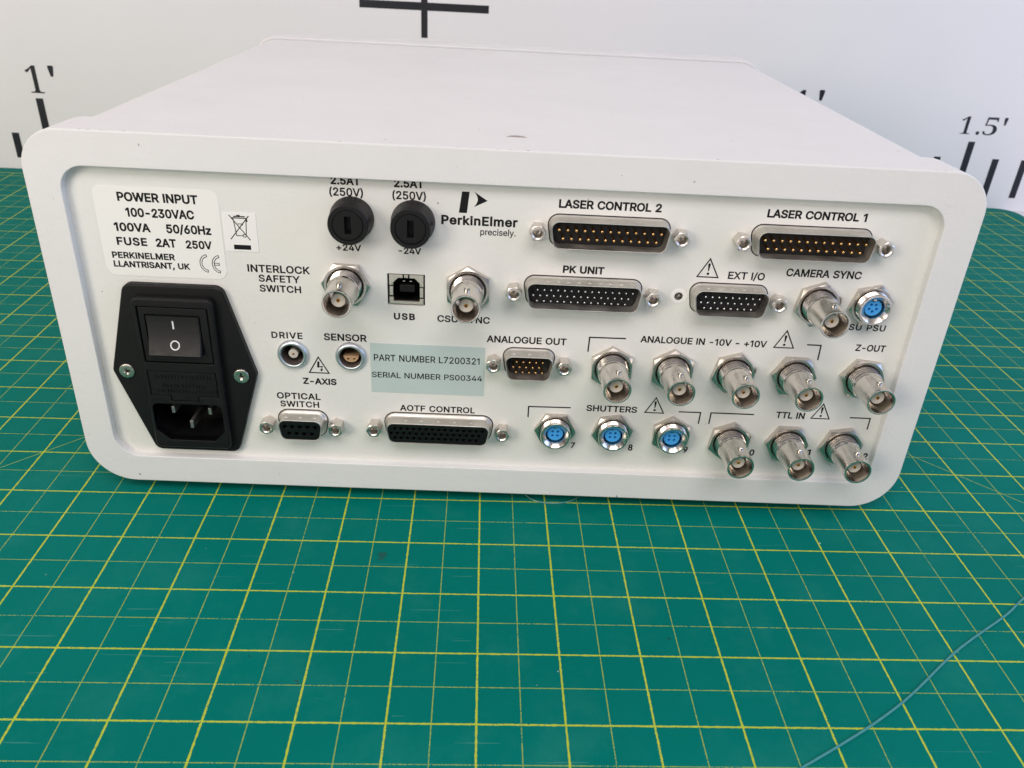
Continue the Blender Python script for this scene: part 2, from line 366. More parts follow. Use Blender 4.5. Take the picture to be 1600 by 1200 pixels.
 'e': [404,[[212,-8,161,-2,117,16,82,46,56,85,40,132,34,187,39,242,55,290,81,329,115,359,157,378,205,384,236,382,266,374,294,361,319,341,341,315,357,282,368,242,371,194,371,169,75,169,75,221,338,221,310,202,307,237,298,269,283,294,263,314,237,326,205,330,173,326,146,313,125,294,109,270,99,241,96,211,96,178,100,139,110,106,128,80,151,61,179,50,212,46,234,48,254,53,271,61,285,73,297,88,306,105,365,91,353,63,335,39,311,19,283,4,249,-5]]],
 'i': [167,[[53,0,53,379,114,379,114,0],[84,443,67,446,54,455,44,468,41,483,44,499,54,512,67,521,84,524,100,521,114,512,123,499,126,483,123,468,114,455,100,446]]],
 'k': [381,[[110,137,110,212,121,212,284,379,360,379,184,199,177,199],[53,0,53,509,114,509,114,0],[294,0,148,186,191,229,372,0]]],
 'l': [172,[[55,0,55,540,117,540,117,0]]],
 'm': [610,[[53,0,53,379,112,379,112,295,108,295,118,323,132,346,151,363,172,376,195,384,219,386,257,380,287,361,309,331,321,295,312,295,322,321,337,343,357,361,381,375,407,383,437,386,468,383,497,372,522,354,541,328,553,296,557,255,557,0,496,0,496,254,490,289,473,313,447,326,419,330,395,328,374,320,358,307,345,290,338,270,335,247,335,0,274,0,274,260,269,288,253,311,229,326,199,330,178,328,158,320,140,307,126,289,117,266,114,238,114,0]]],
 'n': [410,[[114,227,114,0,53,0,53,379,112,379,112,287,102,287,124,332,152,362,187,379,227,384,264,380,295,369,321,349,341,321,353,285,357,240,357,0,296,0,296,235,290,275,273,304,246,323,210,329,184,326,161,317,141,303,126,283,117,257]]],
 'p': [424,[[53,-143,53,379,112,379,112,319,118,319,126,331,137,346,152,360,171,373,197,381,229,384,274,378,313,361,345,332,370,293,385,245,390,189,385,133,370,84,346,45,313,16,274,-2,229,-8,198,-5,173,4,153,17,138,31,127,46,118,59,114,59,114,-143],[220,47,253,51,279,66,301,88,316,117,325,151,328,189,325,227,316,261,301,290,280,311,253,325,220,330,188,325,161,312,140,291,125,263,116,229,113,189,116,150,125,115,140,86,162,65,188,51]]],
 'r': [259,[[53,0,53,379,112,379,112,321,115,321,130,347,152,367,181,380,213,385,229,384,243,384,243,322,230,324,219,325,207,326,182,323,159,315,140,301,126,284,117,262,114,237,114,0]]],
 's': [365,[[182,-8,145,-5,112,3,84,18,62,38,45,63,36,94,94,107,105,79,124,60,150,49,181,45,217,50,244,62,262,81,268,103,265,121,254,136,237,147,212,155,149,170,104,186,72,208,53,237,47,274,51,305,65,332,87,354,115,370,149,381,187,384,223,381,254,372,279,358,299,339,314,316,324,290,268,277,258,298,243,316,219,328,187,333,156,329,131,317,114,299,109,277,112,258,124,243,144,232,172,223,229,209,275,194,306,171,325,142,331,107,326,75,312,47,290,24,260,6,223,-5]]],
 'y': [389,[[47,-139,61,-86,71,-87,88,-90,104,-89,118,-84,130,-74,141,-58,151,-36,163,-1,17,379,84,379,165,155,177,121,187,87,196,53,206,21,184,21,193,53,202,87,212,121,224,155,305,379,371,379,204,-58,191,-85,177,-107,159,-124,139,-136,117,-143,91,-145,77,-145,65,-143,54,-141]]],
 'z': [380,[[42,0,42,46,254,320,254,323,48,323,48,379,333,379,333,331,126,60,126,56,339,56,339,0]]]}
SERIF = {
 '1': [375,[[65,0,65,36,120,36,135,38,146,45,152,58,154,79,154,416,130,388,108,365,87,351,67,346,52,349,40,359,31,375,28,396,50,402,74,412,101,426,132,447,179,482,254,482,254,79,256,61,261,47,271,38,288,36,343,36,343,0]]],
 '5': [375,[[165,-7,119,-4,84,5,58,18,40,35,30,54,27,75,31,95,42,109,59,118,81,121,82,102,88,83,97,66,111,52,130,43,154,40,176,43,195,50,212,63,226,83,234,111,237,148,231,192,213,223,184,241,146,247,122,246,103,243,87,240,71,235,40,247,62,480,316,480,319,357,281,357,275,380,272,391,267,399,258,404,244,406,105,406,94,281,107,285,126,288,147,291,168,291,216,287,258,276,293,256,328,211,340,148,336,108,324,75,306,48,282,27,255,12,226,1,195,-5]]]}
CAP = 509.0
def strokes_to(mb, segs, w, y=0.0):
    """thick poly-lines as flat bars"""
    for s in segs:
        n = len(s)
        L, Rr = [], []
        for i in range(n):
            a = Vector(s[max(0, i - 1)]); b = Vector(s[i]); c = Vector(s[min(n - 1, i + 1)])
            d1 = (b - a).normalized() if i else (c - b).normalized()
            d2 = (c - b).normalized() if i < n - 1 else d1
            m = (d1 + d2).normalized(); nn = Vector((-m.y, m.x))
            k = w / 2 / max(0.5, nn.dot(Vector((-d1.y, d1.x))))
            L.append(b + nn * k); Rr.append(b - nn * k)
        mb.loops([[(p.x, y, p.y) for p in L], [(p.x, y, p.y) for p in Rr]], closed=False)
    return mb
def text_mb(s, x0, x1, z0, cap, weight, glyphs=GLYPHS):
    """one line of print from x0 to x1 on the baseline z0, `cap` tall; weight fattens the strokes (em units)"""
    sz = cap / CAP
    pen = 0; items = []; lo = None; hi = 0
    for ch in s:
        if ch == ' ': pen += 230; continue
        adv, cont = glyphs[ch]
        xs = [c[i] for c in cont for i in range(0, len(c), 2)]
        if lo is None: lo = pen + min(xs)
        hi = pen + max(xs)
        items.append((pen, cont)); pen += adv
    nat = (hi - lo) * sz
    ratio = (x1 - x0) / nat
    sx = sz * max(0.86, min(ratio, 1.08))
    extra = ((x1 - x0) - (hi - lo) * sx) / max(1, len(s) - 1)
    mb = MB()
    ci = 0
    idx = [i for i, ch in enumerate(s) if ch != ' ']
    for (p, cont), i in zip(items, idx):
        qs = [[(c[k], c[k + 1]) for k in range(0, len(c), 2)] for c in cont]
        main = max(qs, key=lambda q: abs(area2(q)))
        sgn = 1 if area2(main) > 0 else -1
        fill_winding(mb, [grow(q, weight * sgn) for q in qs], lambda u, v: (x0 + (p + u - lo) * sx + i * extra, 0.0, z0 + v * sz))
    return mb
def grow(p, d):
    n = len(p); out = []
    for i in range(n):
        a, b, c = p[i - 1], p[i], p[(i + 1) % n]
        e1 = Vector((b[0] - a[0], b[1] - a[1])).normalized(); e2 = Vector((c[0] - b[0], c[1] - b[1])).normalized()
        k = max(0.5, 1 + e1.dot(e2))
        out.append((b[0] + d * (e1.y + e2.y) / k, b[1] - d * (e1.x + e2.x) / k))
    return out
def fill_winding(mb, loops, put):
    """fill possibly overlapping contours by the non-zero winding rule"""
    vs, es = [], []
    for q in loops:
        s = len(vs)
        vs += [Vector((u, v)) for u, v in q]
        es += [(s + k, s + (k + 1) % len(q)) for k in range(len(q))]
    r = delaunay_2d_cdt(vs, es, [], 0, 0.01)
    base = len(mb.v)
    mb.v += [put(v.x, v.y) for v in r[0]]
    for f in r[2]:
        P = [r[0][k] for k in f]
        cx = sum(v.x for v in P) / len(P); cy = sum(v.y for v in P) / len(P)
        w = 0
        for q in loops:
            for k in range(len(q)):
                (ax, ay), (bx, by) = q[k], q[(k + 1) % len(q)]
                if (ay <= cy) != (by <= cy):
                    if ax + (cy - ay) / (by - ay) * (bx - ax) > cx: w += 1 if by > ay else -1
        if w: mb.f.append(tuple(base + k for k in f))
WEIGHT = {'l': 11.0, 'm': 22.0, 'b': 31.0}

# ================================================================== THE SETTING
MAT_ROT = 0.0219593
INCH = 25.4
def mat_material():
    t = NT("green cutting mat")
    s = t.n.new("ShaderNodeSeparateXYZ"); t.l.new(t.tc.outputs["Object"], s.inputs[0])
    X = t.math('DIVIDE', s.outputs["X"], 0.0254); Y = t.math('DIVIDE', s.outputs["Y"], 0.0254)
    fine = t.noise(2300, 3, 0.6); mid = t.noise(620, 3, 0.6); big = t.noise(45, 4, 0.6); wide = t.noise(9, 3)
    jag = t.math('MULTIPLY', t.math('SUBTRACT', mid, 0.5), 0.030)
    def dist(c, step):
        q = t.math('DIVIDE', c, step)
        fr = t.math('ABSOLUTE', t.math('SUBTRACT', q, t.math('ROUND', q)))
        return t.math('MULTIPLY', fr, step)
    def line(d, half, wear):
        dd = t.math('ADD', d, t.math('MULTIPLY', jag, half / 0.016))
        m = t.math('LESS_THAN', dd, half)
        keep = t.math('LESS_THAN', t.math('ADD', t.math('MULTIPLY', fine, 0.62), t.math('MULTIPLY', big, 0.38)), wear)
        return t.math('MULTIPLY', m, keep)
    bold = t.math('MAXIMUM', line(dist(X, 1.0), 0.0116, 0.60), line(dist(Y, 1.0), 0.0112, 0.59))
    thin = t.math('MAXIMUM', line(dist(X, 0.5), 0.0058, 0.57), line(dist(Y, 0.5), 0.0056, 0.555))
    dg1 = t.math('DIVIDE', t.math('ABSOLUTE', t.math('SUBTRACT', t.math('ADD', X, Y), 14.05)), 1.414)
    dg2 = t.math('DIVIDE', t.math('ABSOLUTE', t.math('ADD', t.math('SUBTRACT', X, Y), 11.0)), 1.414)
    diag = t.math('MAXIMUM', line(dg1, 0.0065, 0.56), line(dg2, 0.0065, 0.56))
    def within(c, a, b): return t.math('MULTIPLY', t.math('GREATER_THAN', c, a), t.math('LESS_THAN', c, b))
    inside = t.math('MULTIPLY', within(X, -17.52, 18.52), within(Y, -3.52, 20.32))
    bx = t.math('MULTIPLY', line(t.math('ABSOLUTE', t.math('SUBTRACT', X, 18.5)), 0.02, 0.62), within(Y, -3.5, 20.3))
    by = t.math('MULTIPLY', line(t.math('ABSOLUTE', t.math('SUBTRACT', Y, 20.3)), 0.02, 0.62), within(X, -17.5, 18.5))
    strong = t.math('MAXIMUM', t.math('MULTIPLY', bold, inside), t.math('MAXIMUM', bx, by))
    weak = t.math('MULTIPLY', t.math('MAXIMUM', thin, diag), inside)
    # worn green PVC: broad tone drift, faint rub marks, pale scratches, specks and two small stains
    green = t.mix(t.range(wide, 0.3, 0.7, 0, 1), (0.0002, 0.150, 0.121), (0.0002, 0.170, 0.139))
    rub = t.range(t.noise(30, 6, 0.7), 0.50, 0.80, 0.0, 0.19)
    green = t.mix(rub, green, (0.06, 0.30, 0.25))
    def scratch(ang, sc, th, off):
        v = t.mapping((sc * 0.022, sc, sc), (0, 0, ang), off)
        a = t.noise(1.0, 2, 0.5, v)
        v2 = t.mapping((14, 14, 14), (0, 0, 0), off)
        gate = t.math('GREATER_THAN', t.noise(1.0, 2, 0.5, v2), 0.53)
        return t.math('MULTIPLY', t.math('GREATER_THAN', a, th), gate)
    sc = t.math('MAXIMUM', scratch(0.4, 900, 0.722, (3, 1, 0)), t.math('MAXIMUM', scratch(-0.9, 800, 0.722, (7, 2, 0)), scratch(1.6, 900, 0.722, (1, 9, 0))))
    green = t.mix(t.math('MULTIPLY', sc, 0.26), green, (0.13, 0.36, 0.32))
    speck = t.math('GREATER_THAN', t.noise(330, 1), 0.812)
    green = t.mix(t.math('MULTIPLY', speck, 0.55), green, (0.42, 0.55, 0.50))
    dk = t.math('GREATER_THAN', t.noise(190, 2), 0.765)
    green = t.mix(t.math('MULTIPLY', dk, 0.45), green, (0.010, 0.045, 0.040))
    yl = t.mix(t.range(big, 0.3, 0.7, 0, 1), (0.41, 0.50, 0.035), (0.52, 0.58, 0.05))
    c = t.mix(t.math('MULTIPLY', weak, 0.62), green, yl)
    c = t.mix(t.math('MULTIPLY', strong, 0.92), c, yl)
    for sx, sy, r in ((-0.347, 2.72, 0.066), (-1.09, 0.55, 0.028)):
        dx = t.math('SUBTRACT', X, sx); dy = t.math('SUBTRACT', Y, sy)
        d = t.math('SQRT', t.math('ADD', t.math('MULTIPLY', dx, dx), t.math('MULTIPLY', dy, dy)))
        d = t.math('ADD', d, t.math('MULTIPLY', t.math('SUBTRACT', mid, 0.5), 0.22))
        c = t.mix(t.math('MULTIPLY', t.math('LESS_THAN', d, r), 0.42), c, (0.035, 0.022, 0.026))
    t.set(Base_Color=c)
    t.set(Roughness=t.range(t.noise(60, 5, 0.6), 0.3, 0.75, 0.50, 0.66))
    t.b.inputs["Specular IOR Level"].default_value = 0.04
    t.bump(t.math('ADD', t.noise(2600, 2), t.math('MULTIPLY', t.math('MAXIMUM', strong, weak), 0.35)), 0.14, 0.0002)
    return t.m

# table under the mat
mb = MB()
pts = rect(-1400, 1400, -900, 700)
mb.loops([[(x, y, -33) for x, y in pts], [(x, y, -3.2) for x, y in pts]], True, True, True)
M_table = simple("pale laminate", (0.72, 0.70, 0.70), 0.5, var=0.03, vscale=20)
table = part("table_top", mb, M_table, smooth=0)
table["kind"] = "structure"

# the cutting mat, a real 3 mm sheet with rounded corners
mb = MB()
outl = rounded([(-18.1 * INCH, -4.2 * INCH), (19.05 * INCH, -4.2 * INCH), (19.05 * INCH, 20.85 * INCH), (-18.1 * INCH, 20.85 * INCH)], 16, 8)
mb.loops([[(x, y, -3.0) for x, y in outl], [(x, y, -0.5) for x, y in outl], [(x, y, 0.0) for x, y in offset(outl, 0.5)]], True, True, True)
mat_o = part("cutting_mat", mb, mat_material(), smooth=0)
mat_o.location = (2.271 * MM, -103.404 * MM, 0)
mat_o.rotation_euler = (0, 0, MAT_ROT)
tag(mat_o, "green cutting mat with yellow inch grid lying under the white box", "cutting mat")

# the backdrop board with its printed ruler
WALL_ROT = R(1.3691)
def wall_material():
    t = NT("white backdrop paint")
    n = t.range(t.noise(9, 6, 0.6), 0.35, 0.75, 0, 1)
    c = t.mix(n, (0.89, 0.858, 0.842), (0.86, 0.832, 0.815))
    sm = t.math('GREATER_THAN', t.noise(60, 3, 0.6), 0.74)
    c = t.mix(t.math('MULTIPLY', sm, 0.12), c, (0.35, 0.34, 0.33))
    t.set(Base_Color=c, Roughness=0.55)
    t.bump(t.noise(240, 3), 0.06, 0.0004)
    return t.m
board = thing("backdrop_board", "white backdrop board behind the box, printed with black foot ruler marks and a cross", "backdrop",
              (-34.3, 427.0, -3.0), (0, 0, WALL_ROT))
mb = MB(); mb.box(-1250, 1250, 0.0, 12.0, 0.0, 900.0)
board_face = part("board", mb, wall_material(), board, smooth=0)
M_wallink = simple("black wall print", (0.010, 0.011, 0.016), 0.5, var=0.1)
def wall_bar(x0, x1, z0, z1, name):
    m = MB().face([[(x0, z0 + 3), (x1, z0 + 3), (x1, z1 + 3), (x0, z1 + 3)]], -0.15)
    return part(name, m, M_wallink, board, smooth=0)
for k in range(-15, 24):
    if -6 < k < 8: continue
    x = k * INCH
    big = (k % 6 == 0)
    wall_bar(x - 2.9, x + 2.9, 8.7, (56.5 if k < 0 else 54.8) if big else (28.8 if k < 0 else 41.3), "tick_mark")
m = MB().face([[(-49.2, 137.2), (-2.45, 137.2), (-2.45, 117.8), (2.45, 117.8), (2.45, 137.2), (49.2, 137.2),
               (49.2, 142.8), (2.45, 142.8), (2.45, 190.0), (-2.45, 190.0), (-2.45, 142.8), (-49.2, 142.8)]], -0.15)
part("cross_mark", m, M_wallink, board, smooth=0)
def wall_digit(mb, ch, x0, x1, z0, z1):
    adv, cont = SERIF[ch]
    xs = [c[i] for c in cont for i in range(0, len(c), 2)]; ys = [c[i] for c in cont for i in range(1, len(c), 2)]
    cont2 = []
    for c in cont:
        q = [(c[k], c[k + 1]) for k in range(0, len(c), 2)]
        q = grow(q, -8.0 * (1 if area2(q) > 0 else -1))
        cont2.append([v for p in q for v in p])
    for c in cont2:
        mb.face([[(x0 + (c[k] - min(xs)) / (max(xs) - min(xs)) * (x1 - x0), 3 + z0 + (c[k + 1] - min(ys)) / (max(ys) - min(ys)) * (z1 - z0)) for k in range(0, len(c), 2)]], -0.15)
def prime(mb, x, z0, z1, w):
    mb.face([[(x - w * .25, z0 + 3), (x + w * .25, z0 + 3), (x + w * .55, z1 + 2), (x + w * .4, z1 + 3), (x - w * .4, z1 + 3), (x - w * .55, z1 + 2)]], -0.15)
mb = MB(); wall_digit(mb, '1', -311.5, -299.0, 60.2, 81.5); prime(mb, -291.0, 73.4, 81.6, 4.2)
part("lettering", mb, M_wallink, board, smooth=0)
mb = MB(); wall_digit(mb, '1', 299.0, 311.5, 68.5, 90.0); prime(mb, 321.0, 82.0, 90.3, 4.2)
part("lettering", mb, M_wallink, board, smooth=0)
mb = MB(); wall_digit(mb, '1', 443.0, 453.0, 60.6, 75.3); wall_digit(mb, '5', 463.0, 475.2, 60.3, 75.3)
mb.face([circle(459.3, 65.0, 1.5, 16)], -0.15); prime(mb, 480.3, 69.0, 75.2, 2.8)
part("lettering", mb, M_wallink, board, smooth=0)

# ================================================================== THE CONTROL BOX
O = (32.0, 0.0, 5.0)
ct, st = math.cos(TILT), math.sin(TILT)
box = thing("control_box", "white metal instrument box with rows of connectors on its recessed panel", "instrument",
            (O[0], O[1] * ct + O[2] * st, O[2] * ct - O[1] * st), (-TILT, 0, 0))
NO = (-O[0], -O[1], -O[2])
def at(x, y, z): return (x - O[0], y - O[1], z - O[2])

SH = 0.0105                      # the far end sits a little higher than the tilt alone gives
BX0, BX1, BZ0, BZ1 = -121.5, 185.2, 5.0, 135.2
outer = rect(BX0, BX1, BZ0, BZ1, [16.5, 16.5, 13.5, 13.0], 12)
inner = rect(-110.6, 173.2, 16.2, 123.9, [9.0, 9.0, 8.0, 8.0], 10)
# near bezel: cast frame with softly rounded rims
mb = MB()
mb.plate(outer, [inner], back=17.0, front=-3.0, bev=0.45, hbev=0.35, seg=3)
bi = offset(outer, 3.0)
mb.face([outer, inner], 17.0)
bezel = part("rear_bezel", mb, M_white, box, NO, smooth=30)
M_chip = simple("bare metal chip", (0.16, 0.13, 0.11), 0.6)

# sheet-metal cover and the far bezel
cov = rect(BX0 + 2.6, BX1 - 2.6, BZ0 + 2.6, BZ1 - 1.5, [14, 14, 12, 12], 8)
mb = MB()
mb.loops([[(x, 16.5, z) for x, z in cov], [(x, 261.6, z + SH * 261.6) for x, z in cov]])
cover = part("top_cover", mb, M_white, box, NO, smooth=40)
mb = MB()
gs = offset(cov, 0.9)
mb.loops([[(x, y, z + SH * y) for x, z in gs] for y in (261.0, 263.4)])
part("seam_shade_band", mb, M_dark, cover, (0, 0, 0), smooth=40)  # near-black ring added to paint the shade in the cover seam
far = rect(BX0, BX1, BZ0, BZ1, [16.5, 16.5, 13.5, 13.0], 10)
mb = MB()
ls = []
for d, y in ((1.2, 263.0), (0.35, 263.3), (0.0, 264.2), (0.0, 281.0), (0.4, 282.6), (1.5, 283.0)):
    ls.append([(x, y, z + SH * y) for x, z in offset(far, d)])
mb.loops(ls, True, True, True)
part("front_bezel", mb, M_white, box, NO, smooth=40)
for fx in (-88.0, 152.0):
    for fy in (34.0, 236.0):
        zt = BZ0 + 3.0 + SH * fy
        zb = (fy * st) / ct + 0.02          # reaches the mat
        m = MB()
        m.loops([[(8 * math.cos(a), 8 * math.sin(a), h) for a in [2 * math.pi * k / 20 for k in range(20)]] for h in (zb - zt, 0.0)], True, True, True)
        part("rubber_foot", m, M_rubber, box, at(fx, fy, zt))
M_screw_steel = simple("dulled screw steel", (0.42, 0.36, 0.33), 0.5, 0.8, var=0.2)  # even brownish steel tone for the cover screw
# countersunk screw in the cover
m = MB()
n = 28
m.loops([[(r * math.cos(2 * math.pi * k / n), r * math.sin(2 * math.pi * k / n), h) for k in range(n)] for r, h in ((3.6, -0.5), (3.6, 0.08), (3.2, 0.2), (1.2, 0.22))], True, True, False)
cs = [(1.2, 0.22), (0.5, -0.6)]
m.loops([[(r * math.cos(2 * math.pi * k / n), r * math.sin(2 * math.pi * k / n), h) for k in range(n)] for r, h in cs], True, False, True)
part("cover_screw", m, M_screw_steel, cover, (33.2, 22.5, BZ1 - 1.5 + SH * 22.5))

# knocked-off paint along the top front edge
rc = random.Random(11)
for cx in (-101.5, -98.8, -95.0, -88.0, -22.0, 14.5, 27.0, 31.0, 36.5, 96.0, 165.5, 168.5):
    w_ = rc.uniform(0.25, 0.75); d_ = rc.uniform(0.2, 0.45)
    q = [(cx - w_, -2.45), (cx - w_ * 0.3, -2.45 - 0.05), (cx + w_, -2.42), (cx + w_ * 0.5, -2.45 + d_), (cx - w_ * 0.6, -2.45 + d_ * 0.8)]
    m = MB(); m.v = [(a_, b_, BZ1 + 0.015) for a_, b_ in q]; m.f = [tuple(range(5))]
    part("paint_chip", m, M_chip, bezel, (0, 0, 0), smooth=0)

# recessed rear panel
lemo_at = ((-42.6, 60.1), (-22.2, 60.1))
usb_rect = rect(-8.65, 4.15, 80.3, 91.8)
inlet_hole = rect(-95, -66, 22.5, 80)
ext_hole = (90.9, 88.1)
holes = [inlet_hole, usb_rect] + [circle(x, z, 4.6, 32) for x, z in lemo_at] + [circle(ext_hole[0], ext_hole[1], 1.75, 20)]
mb = MB()
mb.plate(offset(inner, -2.0), holes, back=2.0, front=0.0)
panel = part("rear_panel", mb, M_panel, box, NO, smooth=30)

def pprint(name, mb, mat=M_ink, parent=None, dy=-0.05):
    p = parent or panel
    o = part(name, mb, mat, p, (0, dy, 0), smooth=0)
    return o

# stickers on the panel
def sticker(name, outline, mat, th=0.12):
    return part(name, MB().plate(outline, (), back=-0.01, front=-th), mat, box, NO, smooth=0)
power = sticker("power_label", rect(-102.5, -62.4, 87.0, 117.3, [3.4, 3.4, 3.4, 2.4], 6), M_label)
bin_l = sticker("disposal_label", rect(-61.9, -50.9, 97.3, 110.4), M_label2, 0.16)
serial = sticker("serial_label", rect(-15.3, 25.4, 46.0, 65.6), M_foil)
PAR = {'panel': (panel, -0.05), 'power': (power, -0.16), 'serial': (serial, -0.16)}

TEXTS = [
    ('POWER INPUT', -94.6, -69.2, 112.7, 2.68, 'b', 'power'),
    ('100-230VAC', -92.7, -71.0, 107.6, 2.69, 'b', 'power'),
    ('100VA', -97.3, -85.9, 102.6, 2.61, 'b', 'power'),
    ('50/60Hz', -80.4, -66.1, 102.6, 2.7, 'b', 'power'),
    ('FUSE', -97.3, -87.7, 97.8, 2.48, 'b', 'power'),
    ('2AT', -84.5, -78.2, 97.7, 2.61, 'b', 'power'),
    ('250V', -74.7, -66.5, 97.6, 2.53, 'b', 'power'),
    ('PERKINELMER', -99.7, -79.3, 93.2, 1.98, 'b', 'power'),
    ('LLANTRISANT, UK', -99.7, -74.7, 90.1, 1.95, 'b', 'power'),
    ('INTERLOCK', -55.3, -34.7, 90.3, 2.46, 'm', 'panel'),
    ('SAFETY', -51.9, -38.3, 86.9, 2.35, 'm', 'panel'),
    ('SWITCH', -51.9, -38.1, 83.3, 2.33, 'm', 'panel'),
    ('2.5AT', -25.8, -16.6, 121.3, 2.38, 'b', 'panel'),
    ('(250V)', -26.4, -15.8, 117.6, 2.49, 'm', 'panel'),
    ('2.5AT', -5.6, 3.7, 121.3, 2.38, 'b', 'panel'),
    ('(250V)', -6.2, 4.4, 117.4, 2.5, 'm', 'panel'),
    ('+24V', -25.1, -17.1, 99.2, 2.09, 'm', 'panel'),
    ('-24V', -4.5, 2.8, 99.0, 2.09, 'm', 'panel'),
    ('USB', -6.5, 0.5, 75.1, 2.22, 'b', 'panel'),
    ('CSU SYNC', 8.5, 26.5, 74.9, 2.32, 'm', 'panel'),
    ('PerkinElmer', 9.7, 34.3, 109.9, 2.78, 'b', 'panel'),
    ('precisely.', 22.4, 34.0, 106.7, 2.04, 'l', 'panel'),
    ('LASER CONTROL 2', 47.7, 80.9, 117.1, 2.52, 'b', 'panel'),
    ('PK UNIT', 50.7, 64.4, 94.9, 2.36, 'b', 'panel'),
    ('LASER CONTROL 1', 115.9, 148.5, 117.1, 2.48, 'b', 'panel'),
    ('EXT I/O', 106.7, 119.0, 95.3, 2.45, 'm', 'panel'),
    ('CAMERA SYNC', 126.2, 151.7, 97.2, 2.55, 'm', 'panel'),
    ('CSU PSU', 149.7, 165.0, 78.4, 2.18, 'm', 'panel'),
    ('Z-OUT', 156.6, 167.1, 70.5, 2.36, 'm', 'panel'),
    ('ANALOGUE IN -10V - +10V', 80.0, 124.6, 70.3, 2.35, 'm', 'panel'),
    ('ANALOGUE OUT', 25.9, 53.8, 67.9, 2.41, 'm', 'panel'),
    ('SHUTTERS', 63.5, 82.0, 41.6, 2.38, 'm', 'panel'),
    ('TTL IN', 133.9, 144.4, 41.8, 2.52, 'm', 'panel'),
    ('7', 59.1, 60.4, 25.3, 2.23, 'b', 'panel'),
    ('8', 80.8, 82.2, 25.1, 2.5, 'b', 'panel'),
    ('9', 101.8, 103.2, 25.1, 2.44, 'b', 'panel'),
    ('0', 127.1, 128.7, 25.0, 2.45, 'b', 'panel'),
    ('1', 149.1, 150.1, 26.1, 2.38, 'b', 'panel'),
    ('2', 170.7, 172.1, 25.1, 2.66, 'b', 'panel'),
    ('DRIVE', -49.5, -38.9, 66.0, 2.28, 'm', 'panel'),
    ('SENSOR', -31.2, -16.5, 66.0, 2.48, 'm', 'panel'),
    ('Z-AXIS', -39.7, -28.0, 48.2, 2.26, 'b', 'panel'),
    ('OPTICAL', -49.7, -34.1, 41.7, 2.41, 'm', 'panel'),
    ('SWITCH', -48.7, -34.8, 38.4, 2.27, 'm', 'panel'),
    ('AOTF CONTROL', -5.0, 22.3, 38.6, 2.28, 'm', 'panel'),
    ('PART NUMBER L7200321', -14.0, 23.5, 58.8, 2.44, 'l', 'serial'),
    ('SERIAL NUMBER PS00344', -14.9, 24.6, 52.1, 2.13, 'l', 'serial')]
for s, x0, x1, z0, cap, w, pk in TEXTS:
    p, dy = PAR[pk]
    pprint("lettering", text_mb(s, x0, x1, z0, cap, WEIGHT[w]), M_ink, p, dy)

# brackets grouping the sockets
for pts in ([(61.8, 65.7), (61.9, 71.3), (74.7, 71.4)], [(139.0, 72.0), (144.0, 71.95), (144.1, 66.2)],
            [(42.1, 37.9), (42.1, 42.4), (57.6, 42.6)], [(97.6, 42.7), (105.7, 42.75), (105.6, 37.9)],
            [(109.5, 38.0), (109.6, 42.8), (125.6, 42.8)], [(161.4, 43.1), (169.1, 43.1), (169.1, 38.3)]):
    pprint("bracket_line", strokes_to(MB(), [pts], 0.5))
# warning triangles
def triangle(mb, a, b, c, w):
    o_ = ccw([a, b, c]); mb.face([offset(o_, -w / 2), offset(o_, w / 2)], 0.0)
for a, b, c in (((99.65, 102.0), (96.1, 95.55), (103.2, 95.5)), ((130.9, 77.0), (127.4, 70.45), (134.4, 70.45)),
                ((88.55, 48.2), (85.1, 41.85), (92.0, 41.85)), ((150.4, 48.4), (147.0, 42.2), (153.8, 42.2))):
    m = MB(); triangle(m, a, b, c, 0.42)
    zc = b[1]; xc = (b[0] + c[0]) / 2
    m.face([[(xc - 0.16, zc + 2.1), (xc + 0.16, zc + 2.1), (xc + 0.42, zc + 4.4), (xc + 0.25, zc + 4.85), (xc - 0.25, zc + 4.85), (xc - 0.42, zc + 4.4)]], 0.0)
    m.face([circle(xc, zc + 1.15, 0.46, 14)], 0.0)
    pprint("warning_symbol", m)
m = MB(); triangle(m, (-33.8, 59.1), (-37.3, 52.85), (-30.3, 52.8), 0.42)
strokes_to(m, [[(-33.85, 57.4), (-34.05, 55.0)]], 0.75)
strokes_to(m, [[(-34.25, 55.1), (-32.55, 55.5)], [(-32.6, 55.6), (-32.85, 54.0)]], 0.34)
m.face([[(-33.4, 54.35), (-32.35, 54.2), (-33.05, 53.3)]], 0.0)
pprint("high_voltage_symbol", m)
# company emblem: slanted bar and a swept arrowhead
m = MB()
m.face([[(16.1, 120.8), (18.55, 120.8), (17.8, 113.8), (15.2, 113.8)]], 0.0)
arc = [(20.1 + 1.15 * math.sin(math.pi * k / 8) , 115.9 + 4.95 * k / 8) for k in range(9)]
m.face([[(24.4, 118.1)] + arc[::-1]], 0.0)
pprint("emblem", m)
# conformity mark (two outlined arcs) on the power label
m = MB()
def ce_arc(cx, cz, r0, r1, half, bar=False):
    a = [R(180 - half + 2 * half * k / 16) for k in range(17)]
    o_ = [(cx + 0.86 * r1 * math.cos(w), cz + r1 * math.sin(w)) for w in a] + [(cx + 0.86 * r0 * math.cos(w), cz + r0 * math.sin(w)) for w in a[::-1]]
    strokes_to(m, [o_ + [o_[0]]], 0.23)
    if bar: strokes_to(m, [[(cx - 0.86 * r0 - 0.1, cz + 0.34), (cx - 0.35, cz + 0.34), (cx - 0.35, cz - 0.34), (cx - 0.86 * r0 - 0.1, cz - 0.34)]], 0.23)
ce_arc(-68.35, 92.5, 2.35, 3.1, 84); ce_arc(-64.3, 92.4, 2.35, 3.1, 84, True)
pprint("conformity_mark", m, M_ink, power, -0.16)
